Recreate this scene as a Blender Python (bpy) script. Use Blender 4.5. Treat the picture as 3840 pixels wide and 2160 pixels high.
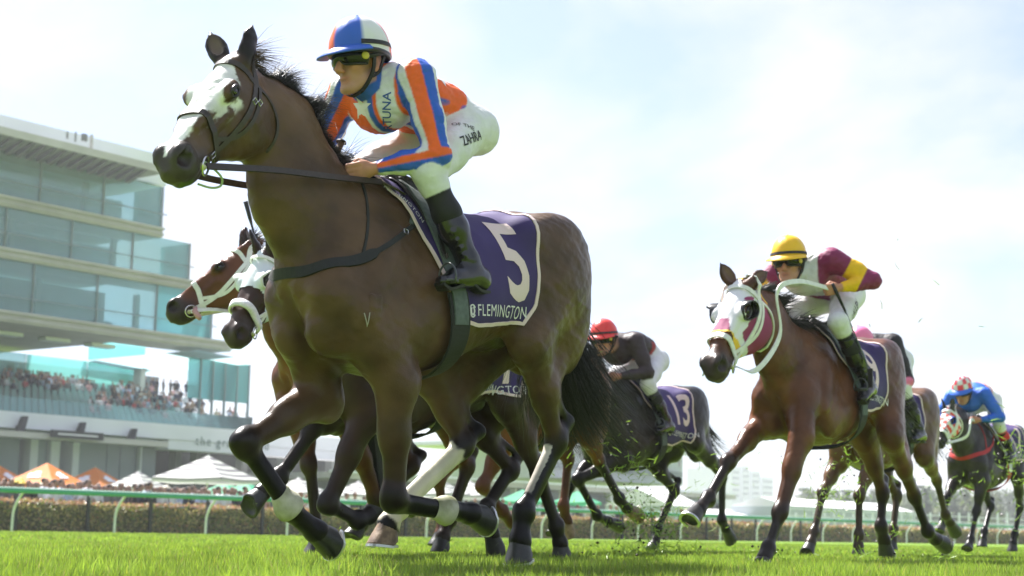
import bpy, bmesh, math, random
import numpy as np
from mathutils import Vector, Matrix
random.seed(7); rng=np.random.default_rng(11)
for o in list(bpy.data.objects): bpy.data.objects.remove(o)
SC=bpy.context.scene; COL=SC.collection
V=lambda *a: np.array(a,float)
# ---------------------------------------------------------------- camera
PITCH,ROLL,CAMH=math.radians(8.79),math.radians(.92),.175
FP=5960.0                       # focal length in units of a 3840 wide frame
CP=V(0,0,CAMH)
_f=V(0,math.cos(PITCH),math.sin(PITCH)); _u0=V(0,-math.sin(PITCH),math.cos(PITCH)); _r0=V(1,0,0)
CR=_r0*math.cos(ROLL)+_u0*math.sin(ROLL); CU=_u0*math.cos(ROLL)-_r0*math.sin(ROLL)
cd=bpy.data.cameras.new('camera'); cam=bpy.data.objects.new('camera',cd); COL.objects.link(cam)
cd.sensor_width=36; cd.lens=36*FP/3840; cd.clip_start=.1; cd.clip_end=3000
cam.matrix_world=Matrix(((CR[0],CU[0],-_f[0],0),(CR[1],CU[1],-_f[1],0),(CR[2],CU[2],-_f[2],CAMH),(0,0,0,1)))
cd.dof.use_dof=True; cd.dof.focus_distance=6.5; cd.dof.aperture_fstop=4.5
SC.camera=cam
# ---------------------------------------------------------------- light
SUN_AZ,SUN_EL=math.radians(-40),math.radians(53)      # azimuth from +Y towards +X
SC.view_settings.view_transform='Standard'; SC.view_settings.look='None'
SC.view_settings.exposure=1.58; SC.view_settings.gamma=1; SC.view_settings.use_curve_mapping=False
sund=V(math.sin(SUN_AZ)*math.cos(SUN_EL),math.cos(SUN_AZ)*math.cos(SUN_EL),math.sin(SUN_EL))
sl=bpy.data.lights.new('sun','SUN'); sl.energy=5.0; sl.angle=math.radians(.6); sl.color=(1,.965,.92)
so=bpy.data.objects.new('sun',sl); COL.objects.link(so)
so.rotation_euler=Vector(-sund).to_track_quat('-Z','Y').to_euler(); so.location=(-20,10,30)
wd=bpy.data.worlds.new('World'); SC.world=wd; wd.use_nodes=True
nt=wd.node_tree; N=nt.nodes; N.clear(); LK=nt.links.new
wo=N.new('ShaderNodeOutputWorld'); bg=N.new('ShaderNodeBackground'); bg.inputs[1].default_value=.077
sky=N.new('ShaderNodeTexSky'); sky.sky_type='NISHITA'; sky.sun_disc=False
sky.sun_elevation=SUN_EL; sky.sun_rotation=SUN_AZ; sky.dust_density=1.5
tc=N.new('ShaderNodeTexCoord'); sp=N.new('ShaderNodeSeparateXYZ'); LK(tc.outputs['Generated'],sp.inputs[0])
# project the view direction on a flat cloud layer
dv=N.new('ShaderNodeMath'); dv.operation='ADD'; dv.inputs[1].default_value=.16; LK(sp.outputs[2],dv.inputs[0])
pv=N.new('ShaderNodeVectorMath'); pv.operation='DIVIDE'; LK(tc.outputs['Generated'],pv.inputs[0])
cb=N.new('ShaderNodeCombineXYZ')
for i in range(3): LK(dv.outputs[0],cb.inputs[i])
LK(cb.outputs[0],pv.inputs[1])
mp=N.new('ShaderNodeMapping'); LK(pv.outputs[0],mp.inputs[0]); mp.inputs['Location'].default_value=(.35,.2,0); mp.inputs['Scale'].default_value=(1,.8,1)
cn=N.new('ShaderNodeTexNoise'); cn.inputs['Scale'].default_value=1.5; cn.inputs['Detail'].default_value=7; cn.inputs['Roughness'].default_value=.52; cn.inputs['Distortion'].default_value=.35
LK(mp.outputs[0],cn.inputs['Vector'])
cr=N.new('ShaderNodeValToRGB'); cr.color_ramp.elements[0].position=.43; cr.color_ramp.elements[1].position=.62
LK(cn.outputs['Fac'],cr.inputs[0])
cl=N.new('ShaderNodeMapRange'); cl.inputs['To Min'].default_value=.30; cl.inputs['To Max'].default_value=1.0; LK(cr.outputs[0],cl.inputs['Value'])
mx=N.new('ShaderNodeMix'); mx.data_type='RGBA'; LK(cl.outputs[0],mx.inputs['Factor'])
gain=N.new('ShaderNodeMix'); gain.data_type='RGBA'; gain.blend_type='MULTIPLY'; gain.inputs['Factor'].default_value=1; gain.inputs['B'].default_value=(.66,.74,.94,1)
LK(sky.outputs[0],gain.inputs['A'])
LK(gain.outputs['Result'],mx.inputs['A']); mx.inputs['B'].default_value=(4.32,4.38,4.52,1)
LK(mx.outputs['Result'],bg.inputs[0]); LK(bg.outputs[0],wo.inputs[0])
# ---------------------------------------------------------------- helpers: placing
def ray(x,y): return _f+CR*(x-1920)/FP-CU*(y-1080)/FP
def at(x,y,Y): d=ray(x,y); return CP+d*(Y/d[1])
class Fr:                        # a frame of reference: forward, left, up; origin on the ground
    def __init__(s,wx,wy,a):
        s.ang=a; a=math.radians(a); s.o=V(wx,wy,0); s.F=V(-math.cos(a),-math.sin(a),0); s.L=V(math.sin(a),-math.cos(a),0)
        s.M=np.array([s.F,s.L,V(0,0,1)]).T
    def px(s,x,y,l=0):
        d=ray(x,y); t=((s.o-CP)@s.L+l)/(d@s.L); return s.loc(CP+d*t)
    def loc(s,q): return (np.asarray(q)-s.o)@s.M
    def w(s,v): return s.o+np.asarray(v)@s.M.T
    def lray(s,x,y): return s.loc(CP), ray(x,y)@s.M
    def mat(s): 
        M=np.eye(4); M[:3,:3]=s.M; M[:3,3]=s.o; return Matrix(M.tolist())
def nrm(v): v=np.asarray(v,float); return v/np.linalg.norm(v)
# ---------------------------------------------------------------- helpers: objects
def mat_(name,col=(.5,.5,.5),rough=.6,metal=0,spec=.5,attr=None,noise=0,nscale=8,bump=0,bscale=60,sheen=0,coat=0,emit=None,alpha=None,trans=0,ncol=None,tl=0):
    m=bpy.data.materials.new(name); m.use_nodes=True; t=m.node_tree; n=t.nodes; b=n['Principled BSDF']; L=t.links.new
    b.inputs['Base Color'].default_value=(*col,1); b.inputs['Roughness'].default_value=rough; b.inputs['Metallic'].default_value=metal
    b.inputs['Specular IOR Level'].default_value=spec
    if sheen: b.inputs['Sheen Weight'].default_value=sheen; b.inputs['Sheen Roughness'].default_value=.35
    if coat: b.inputs['Coat Weight'].default_value=coat; b.inputs['Coat Roughness'].default_value=.25
    if trans: b.inputs['Transmission Weight'].default_value=trans
    if alpha is not None: b.inputs['Alpha'].default_value=alpha
    src=None
    if attr:
        a=n.new('ShaderNodeAttribute'); a.attribute_name=attr; src=a.outputs['Color']
    if noise or bump:
        c=n.new('ShaderNodeTexCoord')
    if noise:
        z=n.new('ShaderNodeTexNoise'); z.inputs['Scale'].default_value=nscale; z.inputs['Detail'].default_value=6; L(c.outputs['Object'],z.inputs['Vector'])
        r=n.new('ShaderNodeMapRange'); r.inputs['From Min'].default_value=.3; r.inputs['From Max'].default_value=.7; L(z.outputs['Fac'],r.inputs['Value'])
        x=n.new('ShaderNodeMix'); x.data_type='RGBA'; L(r.outputs[0],x.inputs['Factor'])
        if ncol:
            x.inputs['A'].default_value=(*col,1); x.inputs['B'].default_value=(*ncol,1); 
            if src is not None: L(src,x.inputs['A'])
        else:
            x.blend_type='MULTIPLY'; x.inputs['Factor'].default_value=1; t.links.remove(x.inputs['Factor'].links[0])
            r.inputs['To Min'].default_value=1-noise; r.inputs['To Max'].default_value=1+noise*.6
            x.inputs['A'].default_value=(*col,1); L(r.outputs[0],x.inputs['B'])
            if src is not None: L(src,x.inputs['A'])
        src=x.outputs['Result']
    if src is not None: L(src,b.inputs['Base Color'])
    if bump:
        z=n.new('ShaderNodeTexNoise'); z.inputs['Scale'].default_value=bscale; z.inputs['Detail'].default_value=4; L(c.outputs['Object'],z.inputs['Vector'])
        u=n.new('ShaderNodeBump'); u.inputs['Strength'].default_value=bump; u.inputs['Distance'].default_value=.01; L(z.outputs['Fac'],u.inputs['Height']); L(u.outputs[0],b.inputs['Normal'])
    if tl:
        tr=n.new('ShaderNodeBsdfTranslucent'); ms=n.new('ShaderNodeMixShader'); ms.inputs[0].default_value=tl
        tr.inputs[0].default_value=(*col,1)
        if src is not None: L(src,tr.inputs[0])
        L(b.outputs[0],ms.inputs[1]); L(tr.outputs[0],ms.inputs[2]); L(ms.outputs[0],n['Material Output'].inputs[0])
    return m
def put(name,verts,faces,mat=None,parent=None,smooth=False,cols=None,**props):
    me=bpy.data.meshes.new(name)
    verts=np.asarray(verts,np.float32)
    if isinstance(faces,np.ndarray):
        k=faces.shape[1]; nf=len(faces)
        me.vertices.add(len(verts)); me.vertices.foreach_set('co',verts.ravel())
        me.loops.add(nf*k); me.loops.foreach_set('vertex_index',faces.astype(np.int32).ravel())
        me.polygons.add(nf); me.polygons.foreach_set('loop_start',np.arange(0,nf*k,k,dtype=np.int32)); me.polygons.foreach_set('loop_total',np.full(nf,k,np.int32))
        me.update(calc_edges=True)
    else: me.from_pydata(verts.tolist(),[],faces)
    if smooth: me.polygons.foreach_set('use_smooth',np.ones(len(me.polygons),bool))
    if cols is not None:
        ca=me.color_attributes.new('tint','FLOAT_COLOR','POINT'); c=np.ones((len(verts),4),np.float32); c[:,:3]=cols; ca.data.foreach_set('color',c.ravel())
    if mat: me.materials.append(mat)
    o=bpy.data.objects.new(name,me); COL.objects.link(o)
    if parent is not None: o.parent=parent
    for k,v in props.items(): o[k]=v
    return o
def thing(name,label,cat,loc=(0,0,0),rz=0,group=None,M=None):
    o=bpy.data.objects.new(name,None); COL.objects.link(o); o.empty_display_size=.2
    if M is not None: o.matrix_world=M
    else: o.location=loc; o.rotation_euler=(0,0,rz)
    o['label']=label; o['category']=cat
    if group: o['group']=group
    return o
def dup(o,loc=None,rz=None,label=None,parent=None,scale=None):
    c=o.copy(); COL.objects.link(c)
    if parent is not None: c.parent=parent
    for ch in list(o.children): dup(ch,parent=c)
    if loc is not None: c.location=loc
    if rz is not None: c.rotation_euler[2]=rz
    if scale is not None: c.scale=scale
    if label: c['label']=label
    return c
class MB:                        # collects boxes, tubes, ribbons into one mesh
    def __init__(s): s.v=[]; s.f=[]; s.n=0
    def add(s,v,f):
        s.v+=[tuple(map(float,p)) for p in v]; s.f+=[tuple(int(i)+s.n for i in q) for q in f]; s.n=len(s.v); return s
    def box(s,c,d,M=None):
        x,y,z=np.array(d)/2; P=np.array([(-x,-y,-z),(x,-y,-z),(x,y,-z),(-x,y,-z),(-x,-y,z),(x,-y,z),(x,y,z),(-x,y,z)])
        if M is not None: P=P@np.asarray(M).T
        return s.add(P+np.array(c),[(0,3,2,1),(4,5,6,7),(0,1,5,4),(1,2,6,5),(2,3,7,6),(3,0,4,7)])
    def tube(s,pts,r,k=8,flat=1,up=None,closed=False):
        pts=[np.asarray(p,float) for p in pts]; n=len(pts); r=[r]*n if np.isscalar(r) else r; vs=[]
        pu=None
        for i,p in enumerate(pts):
            t=nrm(pts[(i+1)%n]-pts[i-1]) if closed else nrm(pts[min(i+1,n-1)]-pts[max(i-1,0)])
            if up is not None: a=np.cross(t,up)
            else:
                a=np.cross(t,V(.31,.2,.93)) if pu is None else np.cross(t,pu)
            if np.linalg.norm(a)<1e-6: a=np.cross(t,V(1,0,0))
            a=nrm(a); b=np.cross(a,t); pu=b
            for j in range(k): q=2*math.pi*j/k; vs.append(p+(a*math.cos(q)+b*math.sin(q)*flat)*r[i])
        fs=[]
        for i in range(n if closed else n-1):
            i2=(i+1)%n
            for j in range(k): fs.append((i*k+j,i*k+(j+1)%k,i2*k+(j+1)%k,i2*k+j))
        if not closed: fs+=[tuple(range(k))[::-1],tuple((n-1)*k+j for j in range(k))]
        return s.add(vs,fs)
    def strap(s,pts,nors,w,th=.004):     # a flat band with its back on pts, nors = outward normals
        pts=[np.asarray(p,float) for p in pts]; n=len(pts); vs=[]
        w=[w]*n if np.isscalar(w) else w
        for i,p in enumerate(pts):
            t=nrm(pts[min(i+1,n-1)]-pts[max(i-1,0)]); m=nrm(nors[i]); a=nrm(np.cross(m,t))*w[i]/2
            vs+=[p-a-m*.004,p-a*.96+m*th,p+a*.96+m*th,p+a-m*.004]
        fs=[(3,2,1,0),(4*n-4,4*n-3,4*n-2,4*n-1)]
        for i in range(n-1):
            for j in range(4): fs.append((4*i+j,4*i+(j+1)%4,4*i+4+(j+1)%4,4*i+4+j))
        return s.add(vs,fs)
    def lathe(s,prof,c=(0,0,0),k=16,M=None):
        vs=[]
        for r,z in prof:
            for j in range(k): q=2*math.pi*j/k; vs.append((r*math.cos(q),r*math.sin(q),z))
        vs=np.array(vs)
        if M is not None: vs=vs@np.asarray(M).T
        n=len(prof); fs=[(i*k+j,i*k+(j+1)%k,(i+1)*k+(j+1)%k,(i+1)*k+j) for i in range(n-1) for j in range(k)]
        fs+=[tuple(range(k))[::-1],tuple((n-1)*k+j for j in range(k))]
        return s.add(vs+np.array(c),fs)
    def put(s,name,mat,parent=None,smooth=False,**p): return put(name,s.v,s.f,mat,parent,smooth,**p)
def axes(z,x=None):              # columns: x,y,z with z along the given direction
    z=nrm(z); x=V(1,0,0) if x is None else np.asarray(x,float)
    if abs(z@nrm(x))>.98: x=V(0,1,0)
    y=nrm(np.cross(z,x)); x=np.cross(y,z); return np.array([x,y,z]).T
def cat(pts,n=8):                # Catmull-Rom through points
    P=[np.asarray(p,float) for p in pts]; P=[2*P[0]-P[1]]+P+[2*P[-1]-P[-2]]; out=[]
    for i in range(1,len(P)-2):
        for j in range(n):
            t=j/n; out.append(.5*((2*P[i])+(-P[i-1]+P[i+1])*t+(2*P[i-1]-5*P[i]+4*P[i+1]-P[i+2])*t*t+(-P[i-1]+3*P[i]-3*P[i+1]+P[i+2])*t**3))
    out.append(P[-2]); return out
# ---------------------------------------------------------------- signed distance bodies
def spl(xs,ys):                  # monotone-ish cubic (Catmull) interpolation, vectorised
    xs=np.array(xs,float); ys=np.array(ys,float); m=np.gradient(ys,xs)
    def f(x):
        x=np.clip(x,xs[0],xs[-1]); i=np.clip(np.searchsorted(xs,x,side='right')-1,0,len(xs)-2); h=xs[i+1]-xs[i]; t=(x-xs[i])/h
        return ys[i]*(2*t**3-3*t*t+1)+ys[i+1]*(3*t*t-2*t**3)+m[i]*h*(t**3-2*t*t+t)+m[i+1]*h*(t**3-t*t)
    return f
class Body:
    def __init__(s): s.p=[]          # (fn, lo, hi, k, op, colour)
    def _a(s,fn,lo,hi,k,op,col): s.p.append((fn,np.array(lo,float),np.array(hi,float),k,op,None if col is None else np.array(col,float))); return s
    def bone(s,a,b,ra,rb,fa=1,fb=None,n=(0,1,0),k=.03,op='u',col=None):
        a=np.array(a,float); b=np.array(b,float); n=np.array(n,float); fb=fa if fb is None else fb; ba=b-a; L2=ba@ba+1e-12
        n=n-ba*(n@ba)/L2; n=n/(np.linalg.norm(n)+1e-9)
        def fn(p):
            pa=p-a; t=np.clip((pa@ba)/L2,0,1); q=pa-t[:,None]*ba; r=ra+(rb-ra)*t; f=fa+(fb-fa)*t; ln=q@n
            d=np.sqrt(np.maximum((q*q).sum(1)-ln*ln,0)+(ln/f)**2)-r; return d*np.minimum(1,f)
        R=max(ra,rb)*max(1,fa,fb); return s._a(fn,np.minimum(a,b)-R,np.maximum(a,b)+R,k,op,col)
    def ell(s,c,r,ax=None,k=.03,op='u',col=None):
        c=np.array(c,float); r=np.array(r,float); A=np.eye(3) if ax is None else np.asarray(ax)
        def fn(p):
            q=(p-c)@A; k0=np.sqrt(((q/r)**2).sum(1)); k1=np.sqrt(((q/r**2)**2).sum(1))+1e-9; return np.where(k0<1e-4,-r.min(),k0*(k0-1)/k1)
        e=np.abs(A)@r; return s._a(fn,c-e,c+e,k,op,col)
    def sweep(s,o,A,us,top,bot,hw,ex=2.3,k=.03,op='u',col=None,wc=None):   # A columns: u (along), w (across), v (up)
        o=np.array(o,float); A=np.asarray(A); T,B,Hw=spl(us,top),spl(us,bot),spl(us,hw); WC=spl(us,wc) if wc is not None else None
        def fn(p):
            q=(p-o)@A; u=np.clip(q[:,0],us[0],us[-1]); t,b,h=T(u),B(u),np.maximum(Hw(u),.004); hh=np.maximum((t-b)/2,.004); v=q[:,2]-(t+b)/2
            vv=v/hh; ww=q[:,1]/h
            if WC is not None: ww=ww/(1+WC(u)*np.clip(vv,-1,1))
            rho=(np.abs(ww)**ex+np.abs(vv)**ex)**(1/ex); d=(rho-1)*np.minimum(h,hh)
            du=np.abs(q[:,0]-u); return np.where(du>0,np.sqrt(np.maximum(d,0)**2+du**2)+np.minimum(d,0)*0,d)
        M=max(max(top),-min(bot),max(hw))*1.3; c0,c1=o+A[:,0]*us[0],o+A[:,0]*us[-1]
        return s._a(fn,np.minimum(c0,c1)-M,np.maximum(c0,c1)+M,k,op,col)
    def ev(s,p,colors=False,pad=.05):
        d=np.full(len(p),9.,np.float64); C=np.zeros((len(p),3)) if colors else None
        for fn,lo,hi,k,op,col in s.p:
            a_,b_=lo-k-pad,hi+k+pad; i=np.nonzero((p[:,0]>a_[0])&(p[:,0]<b_[0]))[0]
            for q_ in (1,2):
                x_=p[i,q_]; i=i[(x_>a_[q_])&(x_<b_[q_])]
            if len(i)==0: continue
            e=fn(p[i]); a=d[i]
            if op=='u': h=np.clip(.5+.5*(a-e)/k,0,1); d[i]=a*(1-h)+e*h-k*h*(1-h)
            else: e=-e; h=np.clip(.5-.5*(a-e)/k,0,1); d[i]=a*(1-h)+e*h+k*h*(1-h)
            if colors and col is not None: C[i]=C[i]*(1-h[:,None])+col*h[:,None]
        return (d,C) if colors else d
    def grad(s,p,e=.003):
        g=np.stack([s.ev(p+np.eye(3)[i]*e)-s.ev(p-np.eye(3)[i]*e) for i in range(3)],1); return g/(np.linalg.norm(g,axis=1,keepdims=True)+1e-9)
    def mesh(s,h):
        lo=np.min([q[1] for q in s.p if q[4]=='u'],0)-3*h; hi=np.max([q[2] for q in s.p if q[4]=='u'],0)+3*h
        nb=np.ceil((hi-lo)/(8*h)).astype(int)+1; n=nb*8
        bc=lo+h*(8*np.stack(np.meshgrid(*[np.arange(q) for q in nb],indexing='ij'),-1).reshape(-1,3)+3.5)
        bd=s.ev(bc,pad=8*h); act=np.abs(bd)<8.5*h
        B6=np.broadcast_to(np.where(bd<0,-9,9).astype(np.float32).reshape(*nb,1,1,1),(*nb,8,8,8)).copy()
        off=np.stack(np.meshgrid(*[np.arange(8)]*3,indexing='ij'),-1).reshape(-1,3)-3.5
        ai=np.nonzero(act)[0]; pts=(bc[ai][:,None,:]+off[None]*h).reshape(-1,3)
        B6.reshape(-1,8,8,8)[ai]=s.ev(pts,pad=0).reshape(-1,8,8,8)
        G=B6.transpose(0,3,1,4,2,5).reshape(n)
        ins=G<0
        # surface nets
        c=np.zeros(tuple(n-1),np.int8)
        for dx in (0,1):
            for dy in (0,1):
                for dz in (0,1): c+=ins[dx:n[0]-1+dx,dy:n[1]-1+dy,dz:n[2]-1+dz]
        act=(c>0)&(c<8); ijk=np.argwhere(act); idx=np.full(act.shape,-1,np.int32); idx[act]=np.arange(len(ijk))
        S=np.zeros((len(ijk),3)); W=np.zeros(len(ijk)); I=ijk
        for ax in range(3):
            for b in range(4):
                o0=np.zeros(3,int); oth=[q for q in range(3) if q!=ax]; o0[oth[0]]=b&1; o0[oth[1]]=b>>1; o1=o0.copy(); o1[ax]=1
                A=G[tuple((I+o0).T)].astype(float); B=G[tuple((I+o1).T)].astype(float); m=(A<0)!=(B<0); t=np.where(m,A/(A-B+1e-20),0)
                pt=np.tile(o0.astype(float),(len(I),1)); pt[:,ax]=t; S[m]+=pt[m]; W+=m
        P=lo+h*(I+S/W[:,None])
        F=[]
        for ax in range(3):
            sl0=[slice(0,n[i]) for i in range(3)]; sl1=list(sl0); sl0[ax]=slice(0,n[ax]-1); sl1[ax]=slice(1,n[ax])
            a=ins[tuple(sl0)]; b=ins[tuple(sl1)]; e=np.argwhere(a!=b); o1,o2=[q for q in range(3) if q!=ax]
            e=e[(e[:,o1]>0)&(e[:,o2]>0)&(e[:,o1]<n[o1]-1)&(e[:,o2]<n[o2]-1)]
            s_=a[tuple(e.T)]; q=[]
            for d1,d2 in ((-1,-1),(0,-1),(0,0),(-1,0)):
                w=e.copy(); w[:,o1]+=d1; w[:,o2]+=d2; q.append(idx[tuple(w.T)])
            q=np.stack(q,1); flip=s_ if ax!=1 else ~s_; q[~flip]=q[~flip][:,::-1]; F.append(q)
        F=np.concatenate(F); F=F[(F>=0).all(1)]
        return P,F
    def hit(s,o,d,tmax=20,off=0.,t0=0.):     # sphere tracing of many rays; returns points and a flag
        o=np.atleast_2d(o); d=np.atleast_2d(d); o=np.broadcast_to(o,d.shape); d=d/np.linalg.norm(d,axis=1,keepdims=True)
        lo=np.min([q[1] for q in s.p if q[4]=='u'],0)-.1; hi=np.max([q[2] for q in s.p if q[4]=='u'],0)+.1
        ta=(lo-o)/np.where(np.abs(d)<1e-9,1e-9,d); tb=(hi-o)/np.where(np.abs(d)<1e-9,1e-9,d); tn=np.maximum(np.minimum(ta,tb).max(1),t0); tf=np.maximum(ta,tb).min(1)
        e0,e1=o+d*tn[:,None],o+d*np.maximum(tf,tn)[:,None]; bl,bh=np.minimum(e0,e1).min(0),np.maximum(e0,e1).max(0)
        S=Body(); S.p=[q for q in s.p if np.all(q[1]-q[3]-.06<bh) and np.all(q[2]+q[3]+.06>bl)]
        t=tn.copy(); ok=np.zeros(len(t),bool); best=np.full(len(t),9.); tb_=t.copy(); ac=np.nonzero(tf>tn)[0]
        for _ in range(110):
            if len(ac)==0: break
            q=o[ac]+d[ac]*t[ac][:,None]; e=S.ev(q)-off; b=e<best[ac]; i=ac[b]; best[i]=e[b]; tb_[i]=t[i]; g=e<.0008; ok[ac[g]]=True
            t[ac]=np.where(g,t[ac],t[ac]+np.clip(np.where(e>8,.045,e*.75),.0007,.045)); ac=ac[~g&(t[ac]<tf[ac]+.002)]
        t=np.where(ok,t,tb_); return o+d*t[:,None],ok
    def snap(s,p,off=0.):
        p=np.atleast_2d(np.asarray(p,float)).copy(); bl,bh=p.min(0)-.25,p.max(0)+.25; S=Body(); S.p=[q for q in s.p if np.all(q[1]<bh) and np.all(q[2]>bl)]
        for _ in range(7): p-=S.grad(p)*np.clip(S.ev(p)-off,-.05,.05)[:,None]
        return p,S.grad(p)
M={}
M['coat']=mat_('horse_coat',(.1,.06,.04),.30,spec=.22,attr='tint',noise=.45,nscale=4.5,bump=.16,bscale=150)
M['hair_black']=mat_('hair_black',(.012,.010,.010),.45,spec=.5,noise=.4,nscale=12)
M['hair_brown']=mat_('hair_brown',(.06,.03,.016),.5,noise=.4,nscale=12)
M['hair_grey']=mat_('hair_grey',(.13,.11,.09),.55,noise=.4,nscale=12)
M['hoof_dark']=mat_('hoof_dark',(.022,.022,.021),.38,noise=.3,nscale=40,bump=.15,bscale=90)
M['hoof_pale']=mat_('hoof_pale',(.32,.22,.14),.45,noise=.5,nscale=25,ncol=(.10,.06,.04),bump=.15,bscale=90)
M['alu']=mat_('aluminium',(.55,.56,.57),.38,metal=.9)
M['steel']=mat_('steel',(.62,.62,.60),.25,metal=1)
M['eye']=mat_('eye_ball',(.012,.007,.005),.06,spec=.8,coat=1)
M['pupil']=mat_('eye_pupil',(.003,.003,.004),.05,spec=.8)
M['dark_skin']=mat_('dark_skin',(.016,.013,.012),.4)

M['leather']=mat_('black_leather',(.018,.016,.015),.45,noise=.25,nscale=60,bump=.1,bscale=200)
M['leather_brown']=mat_('dark_brown_leather',(.035,.024,.018),.45,noise=.3,nscale=60,bump=.1,bscale=200)
M['white_strap']=mat_('white_webbing',(.72,.73,.70),.5,noise=.12,nscale=30)
M['fleece_white']=mat_('white_fleece',(.80,.80,.82),.9,noise=.1,nscale=60,bump=.6,bscale=120)
M['rubber']=mat_('cream_rubber',(.55,.52,.33),.4)

M['cloth_purple']=mat_('purple_saddle_cloth',(.040,.022,.125),.75,noise=.12,nscale=6,bump=.10,bscale=14)
M['trim_pink']=mat_('pale_pink_print',(.72,.56,.56),.7)
M['print_white']=mat_('white_print',(.75,.72,.76),.7)
M['pad_grey']=mat_('grey_elastic_webbing',(.10,.125,.12),.75,noise=.25,nscale=50,bump=.25,bscale=220)
M['pad_white']=mat_('white_saddle_pad',(.62,.62,.66),.75,noise=.08,nscale=10)
M['elastic_black']=mat_('black_elastic',(.012,.013,.013),.7,noise=.2,nscale=60,bump=.2,bscale=250)
M['red']=mat_('red_webbing',(.42,.02,.02),.6)
M['blue']=mat_('blue_webbing',(.02,.10,.55),.6)
M['boot']=mat_('polished_black_leather',(.006,.006,.007),.20,spec=.45,bump=.45,bscale=22,coat=.4)
M['body']=mat_('jockey_cloth_and_skin',(.5,.5,.5),.58,spec=.3,attr='tint',noise=.08,nscale=20,bump=.35,bscale=14)
M['silk']=mat_('cap_silk',(.5,.5,.5),.42,spec=.4,attr='tint',bump=.18,bscale=16)
M['lens']=mat_('goggle_lens',(.004,.005,.006),.08,spec=.35)
M['goggle']=mat_('goggle_frame',(.014,.014,.014),.35)
M['yellow']=mat_('yellow_disc',(.62,.48,.08),.5)
M['black']=mat_('black_webbing',(.012,.012,.012),.6)
M['black_print']=mat_('black_print',(.012,.012,.016),.7)
M['blue_print']=mat_('blue_print',(.03,.08,.32),.7)
M['skin']=mat_('skin',(.42,.22,.15),.5)
M['green_print']=mat_('grey_green_print',(.10,.17,.16),.6)
M['brand_white']=mat_('freeze_brand_hair',(.34,.31,.28),.7)
M['cord']=mat_('pale_green_cord',(.32,.42,.22),.5)
M['whip_brown']=mat_('brown_grip',(.16,.08,.04),.6)
M['iron']=mat_('dull_iron',(.10,.105,.11),.4,metal=.7)
M['boot_white']=mat_('cream_elastic_boot',(.62,.60,.48),.75,noise=.55,nscale=9,ncol=(.16,.17,.07),bump=.1,bscale=60)
M['hood']=mat_('hood_cloth',(.5,.5,.5),.7,attr='tint',bump=.15,bscale=30)
M['black_cup']=mat_('black_plastic_cup',(.014,.014,.015),.25,spec=.5)
M['white_cup']=mat_('white_plastic_cup',(.6,.62,.58),.4)
M['blue_cup']=mat_('blue_plastic_cup',(.02,.07,.35),.35)
M['tongue']=mat_('tongue',(.48,.26,.26),.3)
# ---------------------------------------------------------------- lettering
_tc={}
def text_geo(body,size,bold=0.,space=1.0,maxe=.03,shear=0.):
    key=(body,size,bold,space,maxe)
    if key in _tc: return _tc[key]
    c=bpy.data.curves.new('lettering','FONT'); c.body=body; c.size=size; c.align_x='CENTER'; c.align_y='CENTER'; c.offset=bold*size; c.space_character=space; c.resolution_u=3
    o=bpy.data.objects.new('lettering',c); COL.objects.link(o); dg=bpy.context.evaluated_depsgraph_get(); me=bpy.data.meshes.new_from_object(o.evaluated_get(dg))
    bm=bmesh.new(); bm.from_mesh(me); bmesh.ops.triangulate(bm,faces=bm.faces)
    for _ in range(5):
        es=[e for e in bm.edges if e.calc_length()>maxe]
        if not es: break
        bmesh.ops.subdivide_edges(bm,edges=es,cuts=1); bmesh.ops.triangulate(bm,faces=bm.faces)
    v=np.array([q.co[:2] for q in bm.verts]); f=[tuple(q.index for q in p.verts) for p in bm.faces]; bm.free()
    bpy.data.objects.remove(o); bpy.data.curves.remove(c); bpy.data.meshes.remove(me); _tc[key]=(v,f); return v,f
def lettering(name,body,size,mapf,matn,parent,**k):
    v,f=text_geo(body,size,**k); P,ok=mapf(v); k_=k.get('maxe',.03)*2; f=[q for q in f if all(ok[i] for i in q) and max(np.linalg.norm(P[q[0]]-P[i]) for i in q)<k_+.02]
    return put(name,P,f,M[matn],parent)
# ---------------------------------------------------------------- the course
TA=math.radians(52.5); T_=V(math.cos(TA),math.sin(TA),0); N_=V(-math.sin(TA),math.cos(TA),0); R0=V(-13.55,44,0)
def tn(t,n,z=0): return R0+T_*t+N_*n+V(0,0,z)
def tpx(x,y,n):                 # pixel -> (t,z) on the vertical plane at distance n behind the rail
    d=ray(x,y); k=((R0-CP)@N_+n)/(d@N_); q=CP+d*k-R0; return V(q@T_,q[2])
def tpz(x,y,z):                 # pixel -> (t,n) at height z
    d=ray(x,y); k=(z-CAMH)/d[2]; q=CP+d*k-R0; return V(q@T_,q@N_)
RM=np.array([T_,N_,V(0,0,1)]).T
TM=Matrix([[*RM[0],R0[0]],[*RM[1],R0[1]],[*RM[2],0],[0,0,0,1]])
def tbox(m,t0,t1,n0,n1,z0,z1): return m.box(((t0+t1)/2,(n0+n1)/2,(z0+z1)/2),(abs(t1-t0),abs(n1-n0),abs(z1-z0)))
# turf
gm=mat_('turf',(.13,.22,.022),.85,spec=.1,noise=.25,nscale=.35,bump=.8,bscale=30)
m=MB(); k=40; xs=np.linspace(-1,1,k); 
vs=[];fs=[]
for i in range(k):
    for j in range(k): vs.append((math.copysign(abs(xs[i])**1.8*900,xs[i]),math.copysign(abs(xs[j])**1.8*1500,xs[j])+40,0))
for i in range(k-1):
    for j in range(k-1): fs.append((i*k+j,(i+1)*k+j,(i+1)*k+j+1,i*k+j+1))
put('ground',vs,fs,gm,kind='structure')
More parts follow.
